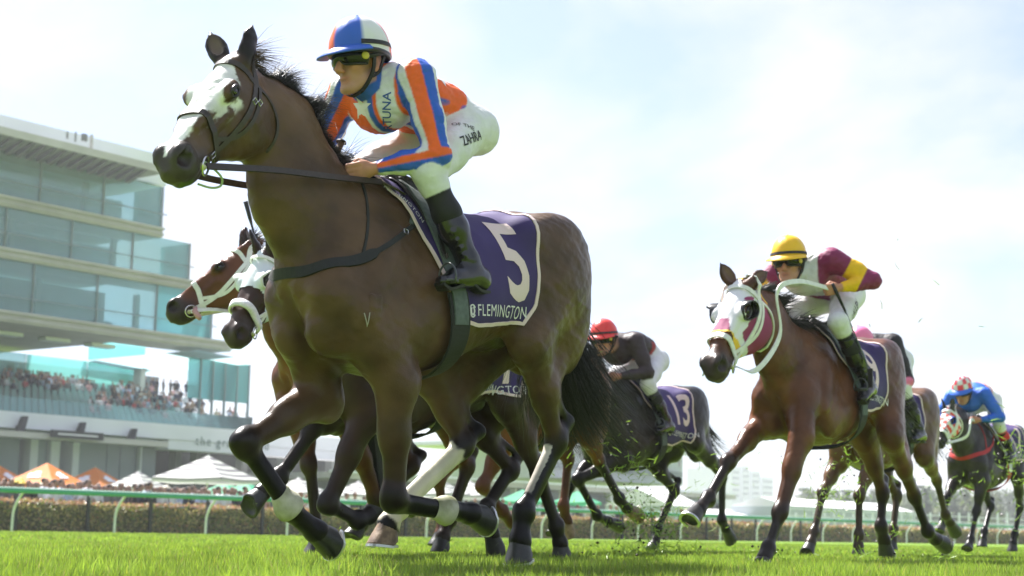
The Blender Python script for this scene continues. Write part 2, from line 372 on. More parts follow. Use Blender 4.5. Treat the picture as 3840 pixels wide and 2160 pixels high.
# blades
def blades(n,y0,y1,h0,h1,w,seed,lean=.5):
    r=np.random.default_rng(seed); y=np.sqrt(r.random(n)*(y1**2-y0**2)+y0**2); x=(r.random(n)*2-1)*(.345*y+.9)
    cl=.5+.5*np.sin(x*7.1+3*np.sin(y*2.3))*np.sin(y*5.3+2*np.sin(x*1.9))
    h=(h0+(h1-h0)*r.random(n)**1.5)*(.75+.4*cl); a=r.random(n)*6.283; ln=h*lean*(r.random(n)**.8); la=r.random(n)*6.283
    wx,wy=np.cos(a)*w*(.6+.7*r.random(n)),np.sin(a)*w*(.6+.7*r.random(n)); dx,dy=np.cos(la)*ln,np.sin(la)*ln
    B=np.zeros((n,5,3),np.float32); z0=-.005
    B[:,0]=np.stack([x-wx,y-wy,0*x+z0],1); B[:,1]=np.stack([x+wx,y+wy,0*x+z0],1)
    B[:,2]=np.stack([x+wx*.8+dx*.35,y+wy*.8+dy*.35,h*.6],1); B[:,3]=np.stack([x-wx*.8+dx*.35,y-wy*.8+dy*.35,h*.6],1)
    B[:,4]=np.stack([x+dx,y+dy,h],1)
    b=np.arange(n)[:,None]*5; F=np.concatenate([b+np.array([0,1,2]),b+np.array([0,2,3]),b+np.array([3,2,4])]).astype(np.int32)
    g=r.random(n); hue=r.random(n); C=np.stack([.165+.12*g+.09*(hue>.93),.255+.135*g,.030+.025*hue],1); C*=(.55+.75*cl*(.6+.8*r.random(n)))[:,None]; C[hue>.965]=V(.30,.26,.12)
    C=np.repeat(C[:,None],5,1).reshape(-1,3); return B.reshape(-1,3),F,C
mg=mat_('grass_blade',(.1,.2,.02),.38,spec=.4,attr="tint",tl=.45)
for i,(n,y0,y1,h0,h1,w) in enumerate(((150000,3.6,8.5,.022,.080,.0018),(120000,8.5,16,.026,.066,.0034),(85000,16,46,.028,.055,.009))):
    v,f,c=blades(n,y0,y1,h0,h1,w,100+i); put('grass',v,f,mg,kind='stuff',cols=c)
# turf thrown up by the hooves
def clods(name,label,cs,seed):
    r=np.random.default_rng(seed); vs=[];fs=[];C=[]
    for (x,y,Y,n,sx,sy,big) in cs:
        for i in range(n):
            c=at(x+r.normal()*sx,y+r.normal()*sy,Y+r.normal()*.25); 
            if c[2]<.02: c[2]=.02+r.random()*.1
            d=nrm(r.normal(size=3)); e=nrm(np.cross(d,r.normal(size=3))); L=(.012+.03*r.random())*big; w=.0022*big*(.6+r.random()); b=len(vs); mid=nrm(np.cross(d,e))*L*.25
            if r.random()<.88:
                vs+=[c-d*L-e*w,c-d*L+e*w,c+mid+e*w,c+mid-e*w,c+d*L]; fs+=[(b,b+1,b+2,b+3),(b+3,b+2,b+4)]; C+=[V(.24,.38,.05)*(.6+.6*r.random())]*5
            else:
                s=.006*big*(.5+r.random()); o=[c+V(*q)*s*(.6+.8*r.random()) for q in ((1,0,0),(-1,0,0),(0,1,0),(0,-1,0),(0,0,1),(0,0,-1))]; vs+=o; fs+=[(b+0,b+2,b+4),(b+2,b+1,b+4),(b+1,b+3,b+4),(b+3,b,b+4),(b+2,b,b+5),(b+1,b+2,b+5),(b+3,b+1,b+5),(b,b+3,b+5)]; C+=[V(.035,.024,.014)*(.6+.8*r.random())]*6
    return put(name,vs,fs,mg,kind='stuff',cols=np.array(C))
clods('turf_clods','',[(2390,1850,12.5,200,60,80,1.3),(2450,1985,12.8,240,65,45,1.5),(2450,2060,12.6,160,120,14,1.3),(3330,2085,12.4,110,160,12,1.2),(2000,2085,10.2,120,200,10,1.1),(2880,2118,10.9,160,50,6,1.1),(2540,1940,12.5,120,60,60,1.0),(3150,1750,13.0,170,130,70,1.2),(3110,1860,13.2,120,60,60,1.2),(3330,2000,12.8,70,40,25,1.2),(3800,1760,16,120,40,80,1.6),(2850,1700,13,40,120,100,1.0),(1250,1960,8.5,14,160,60,.9),(3400,1150,11,10,160,120,1.0),(2250,1700,11,60,110,120,1.0),(3560,1850,16,90,80,70,1.3)],5)
# running rail
rl=dict(M=TM); posts=[tpx(45,1996,0)[0],tpx(435,1998,0)[0],tpx(772,2001,0)[0]]; dp=(posts[2]-posts[0])/2; 
rail=thing('running_rail','green topped white running rail along the far side of the track','rail',M=TM)
m=MB(); L0,L1=posts[0]-8*dp,posts[0]+46*dp; P=[V(t,-.42,1.13) for t in np.linspace(L0,L1,60)]; m.tube(P,.075,10); m.put('top_rail',mat_('rail_green',(.03,.30,.17),.45),rail,True)
m=MB(); m.tube([p+V(0,-.005,.046) for p in P],.052,8,flat=.7); m.put('rail_highlight',mat_('rail_highlight_green',(.48,.70,.60),.5),rail,True)  # paler strip on top of the rail: its highlight put into the colour
mw=mat_('rail_white',(.62,.66,.62),.5)
m=MB(); pts=[V(0,.02,-.05),V(0,.02,.25),V(0,.0,.55),V(0,-.12,.80),V(0,-.32,1.02),V(0,-.42,1.10)]; m.tube(cat(pts,4),.038,8); o0=m.put('post',mw,rail,True); o0.location=(posts[0]-8*dp,0,0)
for i in range(1,55):
    o=o0.copy(); COL.objects.link(o); o.location=(posts[0]+(i-8)*dp,0,0)
# hedge: one clipped hedge of small leaves on a dark core, black stakes before it
hd=thing('hedge','clipped olive hedge with reddish tips behind the running rail','hedge',M=TM)
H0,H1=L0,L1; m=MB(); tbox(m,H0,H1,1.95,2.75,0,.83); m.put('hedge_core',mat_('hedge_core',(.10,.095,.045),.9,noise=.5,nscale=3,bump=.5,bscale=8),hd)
r=np.random.default_rng(3)
def leaves(n,t0,t1,sz,seed):
    r=np.random.default_rng(seed); t=t0+(t1-t0)*r.random(n); top=r.random(n)<.28; z=np.where(top,0.87+.12*r.random(n)*r.random(n)+.03*np.sin(t*.9),.02+.88*r.random(n)); q=np.where(top,1.9+.9*r.random(n),1.92-.10*r.random(n)+.05*np.sin(t*2.1))
    c=np.stack([t,q,z],1); d=r.normal(size=(n,3)); d/=np.linalg.norm(d,axis=1)[:,None]; e=np.cross(d,r.normal(size=(n,3))); e/=np.linalg.norm(e,axis=1)[:,None]; s=sz*(.6+.8*r.random(n))[:,None]
    P=np.stack([c-d*s,c+e*s*.55,c+d*s,c-e*s*.55],1).reshape(-1,3); F=np.arange(n*4,dtype=np.int32).reshape(n,4); h=np.clip(r.random(n)*.8+.45*np.sin(t*2.3+3*np.sin(z*3.1))*np.sin(t*.7+z*4)+.1,0,1.3); C=np.stack([.28+.20*h,.25+.14*h,.09+.05*h],1); rd=(r.random(n)<.12+.55*(z>.82)); C[rd]=np.stack([.36+.14*h,.19+.07*h,.10+.04*h],1)[rd]; gr=r.random(n)<.12; C[gr]=V(.17,.25,.03)
    return P,F,np.repeat(C,4,0)
v,f,c=leaves(30000,H0,posts[0]+9*dp,.042,31); v2,f2,c2=leaves(22000,posts[0]+9*dp,H1,.075,32)
put('hedge_leaves',np.concatenate([v,v2]),np.concatenate([f,f2+len(v)]),mat_('hedge_leaf',(.1,.1,.03),.5,attr='tint',tl=.25),hd,cols=np.concatenate([c,c2]),kind='stuff')
mk=mat_('black_steel',(.015,.016,.018),.5); st=[tpx(x,1995,1.6)[0] for x in (60,332,567,782)]
stk=thing('fence_stake','black steel stake against the hedge behind the leftmost rail post','stake',M=TM@Matrix.Translation((st[0],1.68,0)),group='black stakes along the hedge')
m=MB(); tbox(m,-.05,.05,-.04,.04,0,1.06); m.put('stake',mk,stk); m=MB(); m.tube([V(0,0,1.05),V(-.05,0,1.12),V(-.25,0,1.14)],.03,6); m.put('stake_hook',mk,stk)
ds=(st[3]-st[0])/3
for i in range(-1,22):
    if i==0: continue
    o=dup(stk); o['label']={1:'black steel stake by the second white rail post',2:'black steel stake just right of the second rail post',3:'black steel stake by the third white rail post'}.get(i,'black steel stake left of the picture' if i<0 else 'black steel stake against the hedge seen between the legs of the horses'); o.matrix_world=TM@Matrix.Translation((st[0]+i*ds if not 0<i<4 else st[i],1.68,0))
# ---------------------------------------------------------------- spectators
def person_mesh(name,top,legs,hair,sit=False,hat=None,h=.030,arm=0,seed=0):
    B=Body(); S=SKIN*V(.72,.80,.85); top=V(*top); legs=V(*legs); z=0 if not sit else -.42
    if not sit:
        for s in (-1,1): B.bone((0,s*.09,.90),(0,s*.10,.48),.085,.06,k=.03,col=legs); B.bone((0,s*.10,.48),(.0,s*.11,.06),.06,.045,k=.02,col=legs); B.ell((.05,s*.11,.04),(.12,.05,.045),None,.02,col=BLK0)
    else:
        for s in (-1,1): B.bone((0,s*.09,.48),(.42,s*.10,.50),.085,.065,k=.03,col=legs); B.bone((.42,s*.10,.50),(.40,s*.11,.06),.06,.045,k=.02,col=legs)
    B.bone((0,0,.95+z),(-.02,0,1.32+z),.115,.125,1.30,1.45,n=(0,1,0),k=.05,col=top); B.bone((-.02,-.15,1.38+z),(-.02,.15,1.38+z),.07,.07,k=.05,col=top)
    for s in (-1,1):
        sh=V(-.02,s*.20,1.39+z); el=sh+V(.04+.02*s,s*.06,-.28); ha=el+(V(.14,-s*.04,-.18) if arm==0 else V(.16,-s*.10,.16) if arm==1 else V(.24,-s*.14,.02)); B.bone(sh,el,.052,.042,k=.03,col=top); B.bone(el,ha,.04,.032,k=.02,col=top if seed%2 else S); B.ell(ha,(.045,.04,.045),None,.02,col=S)
    B.bone((-.02,0,1.42+z),(.0,0,1.55+z),.055,.05,k=.03,col=S); B.ell((.015,0,1.62+z),(.098,.078,.12),None,.02,col=S); B.ell((-.02,0,1.665+z),(.098,.086,.085),None,.01,col=V(*hair))
    B.ell((.11,0,1.605+z),(.015,.015,.025),None,.01,col=S)
    if hat is not None: B.ell((.0,0,1.69+z),(.16,.15,.02),None,.01,col=V(*hat)); B.ell((-.01,0,1.72+z),(.10,.09,.07),None,.02,col=V(*hat))
    P,F=B.mesh(h); d,C=B.ev(P,True); return P,F,C
BLK0=V(.02,.02,.022); SKIN=V(.47,.245,.165)
MP=mat_('spectator_clothes',(.5,.5,.5),.7,attr='tint')
KINDS=[('white shirt',(.62,.63,.68),(.05,.06,.10),(.03,.02,.015),None),('navy suit',(.018,.022,.055),(.02,.022,.05),(.02,.015,.01),None),('pale blue shirt',(.36,.45,.62),(.04,.045,.06),(.05,.03,.02),None),
 ('grey jacket',(.12,.12,.13),(.04,.04,.045),(.03,.02,.015),None),('pink dress',(.55,.28,.30),(.50,.26,.28),(.16,.09,.04),None),('black jacket',(.014,.014,.016),(.02,.02,.022),(.015,.012,.01),None),('red top',(.42,.05,.05),(.03,.03,.035),(.05,.03,.02),None),
 ('cream jacket and hat',(.52,.47,.38),(.30,.27,.22),(.08,.05,.03),(.60,.56,.46)),('yellow cap',(.05,.05,.06),(.03,.03,.035),(.03,.02,.015),(.70,.50,.04)),('tan coat',(.26,.18,.12),(.05,.045,.04),(.03,.02,.01),None)]
def spectators(places,sit,h,where,group,faceN=True):
    r=np.random.default_rng(len(places)); pro={}
    for (q,k,sc) in places:
        k=k%len(KINDS); nm,top,legs,hair,hat=KINDS[k]
        if k not in pro:
            P,F,C=person_mesh('person',top,legs,hair,sit,hat,h,arm=k%3,seed=k); o=put('person',P,F,MP,None,True,cols=C); pro[k]=o
        else: o=pro[k].copy(); COL.objects.link(o)
        o.location=q; o.rotation_euler=(0,0,math.atan2(-N_[1],-N_[0])+r.normal()*.45); o.scale=(sc,sc,sc)
        dd=np.array(q)+V(0,0,1.4)-CP; xx=1920+FP*(dd@CR)/(dd@_f); wh=where
        if not sit: wh+=' '+('left of the first rail post' if xx<70 else 'below the orange umbrellas' if xx<330 else 'beside the small striped umbrella' if xx<560 else 'below the large striped umbrella' if xx<960 else 'among the horse legs')
        else: wh+=' '+('above the first loudspeaker' if xx<140 else 'above the black sign board' if xx<400 else 'above the last loudspeaker' if xx<560 else 'above the fascia lettering')
        o['label']='spectator in %s %s'%(nm,wh); o['category']='person'; o['group']=group
r=np.random.default_rng(8); pl=[]
kx=[3,8,5,0,0,2,0,1,3,3,5,5,5,0,1,2,0,0,1,1]; mixk=[0,0,0,1,1,2,2,3,5,5,7,9,4]
for i in range(100):
    x=-60+i*10.2+r.normal()*4
    n=3.6+r.random()*2.4; t=tpx(x,1900,n)[0]; k=kx[int(x/960*20)%20] if (0<=x<960 and r.random()<.65) else int(r.choice(mixk)); pl.append((tn(t,n,0),k,.86+.10*r.random()))
for i in range(48):
    x=980+i*35+r.normal()*9; n=3.6+r.random()*2.5; t=tpx(x,1930,n)[0]; pl.append((tn(t,n,0),int(r.choice(mixk)),.86+.10*r.random()))
spectators(pl,False,.032,'standing behind the hedge','racegoers standing behind the hedge')
# ---------------------------------------------------------------- umbrellas
def umbrella(label,q,half,ze,za,colA,colB,group,stripes=False,square=True,logo=False):
    t=thing('market_umbrella',label,'umbrella',q,TA+.3,group); k=4 if square else 8; vs=[];C=[];fs=[]; m=18
    for i in range(m+1):
        u=i/m; z=ze+(za-ze)*(1-u)**1.12; 
        for j in range(k*6):
            a=2*math.pi*j/(k*6)+math.pi/4; c=math.cos(math.pi/k)/math.cos((a-math.pi/4)%(2*math.pi/k)-math.pi/k) if k else 1; rr=half*1.15*u*c; vs.append((rr*math.cos(a),rr*math.sin(a),z-.06*u*math.sin(((a-math.pi/4)%(2*math.pi/k))/(2*math.pi/k)*math.pi))); C.append(colB if stripes and (i//2)%2==1 else colA)
    n=k*6; cols=np.array(C)
    for j in range(n): vs.append((vs[m*n+j][0]*1.0,vs[m*n+j][1],vs[m*n+j][2]-.16))
    cols=np.concatenate([cols,np.tile(np.array(colA),(n,1))])
    for i in range(m+1):
        for j in range(n): fs.append((i*n+j,i*n+(j+1)%n,(i+1)*n+(j+1)%n,(i+1)*n+j))
    put('canopy',vs,fs,UM,t,cols=cols); e=MB(); e.tube([V(0,0,0),V(0,0,za+.05)],.03,8); e.put('pole',mw,t); e=MB(); e.box((0,0,.05),(.6,.6,.1)); e.put('umbrella_base',mk,t)
    e=MB()
    for j in range(k): a=2*math.pi*j/k+math.pi/4; e.tube([V(0,0,za-.1),V(math.cos(a)*half*1.1,math.sin(a)*half*1.1,ze+.0)],.012,5)
    e.put('ribs',mw,t)
    if logo:
        for j in range(4):
            a=2*math.pi*j/4+math.pi/2; e=MB(); c0,s0=math.cos(a),math.sin(a); 
            for w0,w1,u0,u1 in ((-.42,.30,.50,.60),(-.36,.42,.60,.70),(-.15,.22,.42,.50)):
                pts=[]
                for w,u in ((w0,u0),(w1,u0),(w1-.06,u1),(w0-.06,u1)):
                    rr=half*1.15*u*math.cos(math.pi/4); z=ze+(za-ze)*(1-u)**1.12+.05; pts.append((rr*c0-w*s0,rr*s0+w*c0,z-.06*u*.9+.0))
                e.add(pts,[(0,1,2,3)])
            e.put('printed_logo',M['print_white'],t)
    return t
UM=mat_('umbrella_canvas',(.8,.8,.8),.7,attr='tint',tl=.45)
ORG=(.86,.27,.035); WHT=(.74,.73,.76); STR=(.20,.18,.23); GRN=(.10,.48,.30)
def ump(x,ya,za): a=tpz(x,ya,za); return tn(a[0],a[1],0)
for x,ya,lb in ((-15,1738,'orange market umbrella cut off by the left edge of the photo'),(178,1735,'orange market umbrella between two others behind the rail'),(358,1752,'orange market umbrella next to the small striped one')):
    umbrella(lb,ump(x,ya,3.55),2.05,2.42,3.55,ORG,ORG,'orange umbrellas on the lawn',logo=True)
umbrella('large grey striped white umbrella over the crowd beside the leading foreleg',ump(782,1708,3.1),1.95,2.18,3.1,WHT,STR,'striped umbrellas on the lawn',True)
umbrella('small grey striped white umbrella between the orange ones and the large striped one',ump(520,1767,3.0),1.35,2.25,3.0,WHT,STR,'striped umbrellas on the lawn',True)
for i,(x,ya) in enumerate(((1120,1790),(1345,1803),(1415,1797),(1640,1790),(1760,1800),(1585,1815))): umbrella('grey striped white umbrella '+('just left of the straight dark foreleg','under the belly beside the white sock','under the belly of the leader, behind the white sock','behind the flexed chestnut hind leg','behind the left hind leg of the leader','furthest left behind the pale hoof')[i],ump(x,ya,3.1),1.7,2.25,3.1,WHT,STR,'striped umbrellas on the lawn',True)
for i,(x,ya) in enumerate(((845,1806),(925,1806),(1085,1818),(1250,1822),(2165,1840),(1960,1835))): umbrella('pale green umbrella '+('under the left half of the large striped one','under the right half of the large striped one','just right of the large striped one','between two striped ones under the belly','furthest right behind the chestnut leg','behind the left hind leg of the leader')[i],ump(x,ya,2.9),1.5,2.2,2.9,GRN,GRN,'green umbrellas on the lawn')
# ---------------------------------------------------------------- grandstand
n0=57.5
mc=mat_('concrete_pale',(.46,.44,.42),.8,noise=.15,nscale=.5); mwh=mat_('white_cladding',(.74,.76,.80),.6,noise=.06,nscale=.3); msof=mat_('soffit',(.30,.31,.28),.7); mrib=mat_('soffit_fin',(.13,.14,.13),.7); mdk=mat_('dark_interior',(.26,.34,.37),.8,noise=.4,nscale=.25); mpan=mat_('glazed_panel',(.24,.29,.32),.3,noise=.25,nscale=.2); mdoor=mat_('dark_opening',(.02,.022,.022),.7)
def glass(name,tint,refl,vis,tr=False):
    m=bpy.data.materials.new(name); m.use_nodes=True; t=m.node_tree; n=t.nodes; n.remove(n['Principled BSDF']); a=n.new('ShaderNodeBsdfTransparent'); a.inputs[0].default_value=(*tint,1); g=n.new('ShaderNodeBsdfGlossy'); g.inputs[0].default_value=(*refl,1); g.inputs[1].default_value=.06; d=n.new('ShaderNodeBsdfTranslucent' if tr else 'ShaderNodeBsdfDiffuse'); d.inputs[0].default_value=(.42,.74,.73,1) if tr else (.30,.46,.46,1); x=n.new('ShaderNodeMixShader'); y=n.new('ShaderNodeMixShader'); fr=n.new('ShaderNodeFresnel'); fr.inputs[0].default_value=1.5; L=t.links.new
    y.inputs[0].default_value=vis; L(a.outputs[0],y.inputs[1]); L(d.outputs[0],y.inputs[2]); L(fr.outputs[0],x.inputs[0]); L(y.outputs[0],x.inputs[1]); L(g.outputs[0],x.inputs[2]); L(x.outputs[0],n['Material Output'].inputs[0]); return m
mgl=glass('tinted_glass',(.66,.86,.86),(.75,.9,.92),.30); mgc=glass('clear_glass',(.48,.84,.84),(.8,.9,.92),.45,True)
mcan=mat_('canopy_glass',(.45,.62,.64),.6,spec=.1,tl=.6)
gs=thing('grandstand','long multi storey glass grandstand with ribbed overhanging roof','grandstand',M=TM)
TL=tpx(0,1200,n0)[0]-60
e1=tpx(598,893,n0)[0]; e2=tpx(700,1085,n0)[0]; e3=tpx(785,1270,n0)[0]; e4=tpx(935,1400,n0)[0]
Z=lambda x,y: tpx(x,y,n0)[1]
zr=Z(0,578); s1a,s1b=Z(0,773),Z(0,735); s2a,s2b=Z(0,968),Z(0,930); s3a,s3b=Z(0,1206),Z(0,1165); zf1,zf0=Z(0,1545),Z(0,1606)
def slab(name,t1,za,zb,dep=11,fr=.0,wing=20):
    m=MB(); tbox(m,TL,t1-wing,n0-.35-fr,n0+dep,za,zb); m.put(name,mc,gs); m=MB(); tbox(m,t1-wing,t1,n0-.35-fr,n0+3.2,za,zb); m.put(name,mc,gs); m=MB(); tbox(m,TL,t1+.05,n0-.5-fr,n0-.35-fr,za+.15,(za+zb)/2-.08); m.put('ledge',mc,gs); m=MB(); tbox(m,TL,t1,n0-.6-fr,n0-.4-fr,zb-.18,zb+.02); m.put('coping',mc,gs)
slab('floor_slab',e1,s1a,s1b); slab('floor_slab',e2+2,s2a,s2b); slab('floor_slab',e3+2,s3a,s3b,dep=30,wing=9)
# roof: flat soffit with deep fins, rising behind
ro=4.6; er=tpx(641,700,n0-ro)[0]
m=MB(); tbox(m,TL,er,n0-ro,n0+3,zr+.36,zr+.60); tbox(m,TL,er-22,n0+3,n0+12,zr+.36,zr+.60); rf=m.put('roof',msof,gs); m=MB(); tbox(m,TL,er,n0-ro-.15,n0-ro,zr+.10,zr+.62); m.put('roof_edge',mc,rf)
nf=0; t=er-1.2; fins=[]
m=MB(); vs=[]; 
for i in range(11):
    u=i/10; x_=(u-.5)*1.5; w_=.10+.10*u; q_=-ro+.25+u*(ro-.35); z_=.36-.03-.33*math.sin(u*1.5)**.8; vs+=[(x_-w_,q_,z_),(x_+w_,q_,z_),(x_+w_,q_,.37),(x_-w_,q_,.37)]
fs=[(0,1,2,3)]+[(40,43,42,41)]+[(4*i+j,4*i+4+j,4*i+4+(j+1)%4,4*i+(j+1)%4) for i in range(10) for j in range(4)]
dr=(tpx(600,728,n0-ro)[0]-tpx(0,560,n0-ro)[0])/15.5
f0=None
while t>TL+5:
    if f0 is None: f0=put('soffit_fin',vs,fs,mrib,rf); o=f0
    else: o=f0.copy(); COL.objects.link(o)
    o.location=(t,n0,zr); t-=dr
m=MB(); tbox(m,TL,tpx(520,590,n0+4)[0],n0+.5,n0+9,zr+.6,tpx(0,428,n0+.5)[1]); m.put('plant_room',mwh,gs); 
ms=thing('roof_mast','lamp mast and vents on the grandstand roof','mast',M=TM@Matrix.Translation((tpx(342,545,n0-3)[0],n0-3,zr+.6))@Matrix.Scale(.36,4)); m=MB(); tbox(m,-.25,.25,-.2,.2,0,4.2); m.put('mast',mc,ms)
m=MB(); tbox(m,-2.3,-1.2,-.3,.3,2.6,4.0); m.put('dish',mrib,ms); m=MB(); tbox(m,-4,-3.75,-.15,.15,2.0,4.0); m.put('vent_pipe',mrib,ms); m=MB(); tbox(m,-6,-5.7,-.15,.15,2.2,3.6); m.put('vent_pipe',mrib,ms)
mmul=mat_('mullion_metal',(.16,.21,.22),.5)
for i in range(15):
    t_=e3-6-i*4.2; m=MB(); tbox(m,t_-2.2,t_,n0+4.0,n0+5.0,s3a-.30,s3a-.05); m.put('ceiling_panel',mwh,gs)
for te,zz in ((e1,s1b),(e2,s2b),(e3,s3b)):
    m=MB(); tbox(m,TL,te,n0-.8,n0-.72,zz+.95,zz+1.02); m.put('handrail',mmul,gs)
    for i in range(9):
        t_=te-4-i*9.3; m=MB(); tbox(m,t_-.2,t_+.2,n0+4,n0+4.4,zz,zz+3.4); m.put('interior_column',mc,gs); m=MB(); tbox(m,t_-3.4,t_-1.6,n0+5,n0+6,zz,zz+1.1+.4*(i%3)); m.put('interior_furniture',mdk if i%2 else mrib,gs)
# glazing: dark behind, clear wings at the free ends
def glaze(t1,za,zb,core,np_):
    cw=(core-TL)
    m=MB(); tbox(m,TL,core,n0+7,n0+11,za,zb); m.put('inner_wall',mdk,gs)
    w=5.6; t=t1; k=0
    g0=None
    while t>TL and k<np_:
        clear=t-w*.5>core+.5; key=clear
        m=MB(); tbox(m,t-w+.06,t-.06,n0-.1,n0,za,zb); m.put('glass_pane',mgc if clear else mgl,gs); m=MB(); tbox(m,t-.05,t+.05,n0-.22,n0-.1,za,zb); m.put('mullion',mmul,gs); t-=w; k+=1
    m=MB(); tbox(m,TL,t,n0-.1,n0,za,zb); m.put('glass_pane',mgl,gs)
    m=MB(); tbox(m,t1-.08,t1,n0,n0+3.2,za,zb); m.put('glass_pane',mgc,gs)
c1=tpx(395,850,n0+9)[0]
glaze(e1,s1b,zr+.3,c1,14); glaze(e2,s2b,s1a,tpx(350,1000,n0+9)[0],16); glaze(e3,s3b,s2a,tpx(330,1200,n0+9)[0],18)
# lower bowl: glass back wall, sloping tier with seats, white fascia
zb1=zf1; zb2=tpx(0,1425,n0+13)[1]; et=e4
m=MB(); tbox(m,TL,tpx(600,1350,n0+22)[0],n0+22,n0+25,zb2,s3a); m.put('inner_wall',mdk,gs)
t=et; w=6
for k in range(16):
    m=MB(); tbox(m,t-w+.06,t-.06,n0+13,n0+13.1,zb2,s3a-.4 if t<e3+3 else tpx(880,1345,n0+13)[1]); m.put('glass_pane',mgc if k<2 else mgl,gs); t-=w
m=MB(); tbox(m,TL,t,n0+13,n0+13.1,zb2,s3a-.4); m.put('glass_pane',mgl,gs)
m=MB(); m.add([(e3-2,n0-1,s3a-.3),(et+.5,n0-1,tpx(930,1360,n0)[1]),(et+.5,n0+14,tpx(930,1360,n0)[1]-.2),(e3-2,n0+14,s3a-.4)],[(0,1,2,3)]); o=m.put('glass_canopy',mcan,gs)
m=MB(); tbox(m,tpx(515,1400,n0+12)[0],tpx(532,1400,n0+12)[0],n0+11.5,n0+12.5,zb2-1,s3a); m.put('column',mc,gs)
nr=14; m=MB()
for i in range(nr):
    a=i/nr; z=zb1-.9+(zb2-zb1+.9)*a; n=n0+.4+12.4*a; tbox(m,TL,et,n,n0+13,z-.5,z)
m.put('seating_step',mat_('tier_concrete',(.30,.36,.36),.8),gs)
sm_=MB(); seatmat=mat_('seat_teal',(.20,.34,.34),.5)
for i in range(nr):
    a=i/nr; z=zb1-.9+(zb2-zb1+.9)*a; n=n0+.75+12.4*a; t=TL+30
    while t<et-.5:
        sm_.box((t,n+.28,z+.55),(.42,.06,.5)); sm_.box((t,n+.08,z+.38),(.42,.38,.05)); t+=.62
o=sm_.put('seats',seatmat,gs); o['kind']='stuff'
m=MB(); tbox(m,TL,tpx(1500,1700,n0-1.2)[0],n0-1.4,n0+.3,zf0,zf1); m.put('white_fascia',mwh,gs)
m=MB(); tbox(m,TL,tpx(630,1690,n0-2.8)[0],n0-2.8,n0-1.4,tpx(0,1635,n0-2.8)[1],tpx(0,1612,n0-2.8)[1]); m.put('fascia_lip',mat_('lip_cream',(.52,.50,.46),.7),gs)
m=MB(); tbox(m,tpx(630,1690,n0-1.4)[0]+.1,tpx(1500,1700,n0-1.2)[0],n0-1.3,n0+.2,tpx(760,1693,n0-1.4)[1],zf0-.02); m.put('fascia_lower',mwh,gs)
bal=glass('balustrade_glass',(.80,.93,.93),(.8,.9,.9),.07); m=MB(); tbox(m,TL,et,n0-.6,n0-.55,zf1,zf1+1.1); m.put('balustrade',bal,gs)
wg=glass('wing_glass',(.55,.88,.88),(.8,.9,.92),.42,True); ta_,tb_=tpx(705,1400,n0+2)[0],tpx(934,1400,n0+2)[0]; zl=tpx(934,1514,n0+2)[1]; zt=tpx(934,1368,n0+2)[1]; zt2=tpx(705,1338,n0+2)[1]
for i in range(5):
    a_,b_=ta_+(tb_-ta_)*i/5,ta_+(tb_-ta_)*(i+1)/5; m=MB(); q0,q1=zt2+(zt-zt2)*i/5,zt2+(zt-zt2)*(i+1)/5; m.add([(a_+.06,n0+2,zl),(b_-.06,n0+2,zl),(b_-.06,n0+2,q1),(a_+.06,n0+2,q0),(a_+.06,n0+2.08,zl),(b_-.06,n0+2.08,zl),(b_-.06,n0+2.08,q1),(a_+.06,n0+2.08,q0)],[(0,1,2,3),(7,6,5,4),(0,4,5,1),(1,5,6,2),(2,6,7,3),(3,7,4,0)]); m.put('wing_pane',wg,gs)
    m=MB(); tbox(m,b_-.06,b_+.06,n0+1.9,n0+2.1,zl-2.5,q1); m.put('mullion',mmul,gs)
# ground floor
zg=tpx(0,1650,n0+1)[1]; edges=[-400,-120,73,98,130,175,212,258,285,400,450,512,520,585]; kinds=['p','p','d','c','p','c','d','c','p','p','p','c','p']
for a,b,k in zip(edges[:-1],edges[1:],kinds):
    ta,tb=(tpx(a,1720,n0+1)[0],tpx(b,1720,n0+1)[0]); dd=dict(p=(1,mpan,'window'),d=(3.0,mdoor,'doorway'),c=(.6,mwh,'wall_panel'))[k]; m=MB(); tbox(m,ta+.04,tb-.04,n0+dd[0],n0+4,0,zg+.8); m.put(dd[2],dd[1],gs)
m=MB(); tbox(m,TL,tpx(-400,1720,n0+1)[0],n0+1,n0+4,0,zg+.8); m.put('wall_panel',mpan,gs)
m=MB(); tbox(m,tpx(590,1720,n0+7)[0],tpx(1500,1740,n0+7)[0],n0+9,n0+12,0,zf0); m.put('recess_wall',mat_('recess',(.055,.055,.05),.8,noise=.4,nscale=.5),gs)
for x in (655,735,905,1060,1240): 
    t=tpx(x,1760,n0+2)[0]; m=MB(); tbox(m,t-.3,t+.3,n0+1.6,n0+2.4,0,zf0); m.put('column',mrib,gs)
def on_fascia(v): 
    c=tpx(875,1664,n0-1.42); return np.stack([c[0]+v[:,0],0*v[:,0]+n0-1.425,c[1]+v[:,1]],1),np.ones(len(v),bool)
lettering('sign_lettering','the grandstand',1.02,on_fascia,'green_print',gs,space=1.25,maxe=5)
for x,y in ((82,1590),(301,1612),(494,1635)):
    c=tpx(x,y,n0-2.0); m=MB(); t=thing('loudspeaker','black loudspeaker on the white fascia '+('above the orange umbrellas, nearest the left edge' if x<90 else 'just above the black sign board' if x<400 else 'between the sign board and the lettering'),'loudspeaker',M=TM@Matrix.Translation((c[0],n0-2.0,c[1])),group='loudspeakers along the fascia'); m.add([(-.35,-.3,-.55),(.05,-.3,-.55),(.45,-.1,.55),(.1,-.1,.55),(-.35,.3,-.55),(.05,.3,-.55),(.45,.3,.55),(.1,.3,.55)],[(0,1,2,3),(7,6,5,4),(0,4,5,1),(1,5,6,2),(2,6,7,3),(3,7,4,0)]); m.put('cabinet',mk,t); m=MB(); tbox(m,-.05,.05,.3,.6,-.3,-.1); m.put('bracket',mk,t)
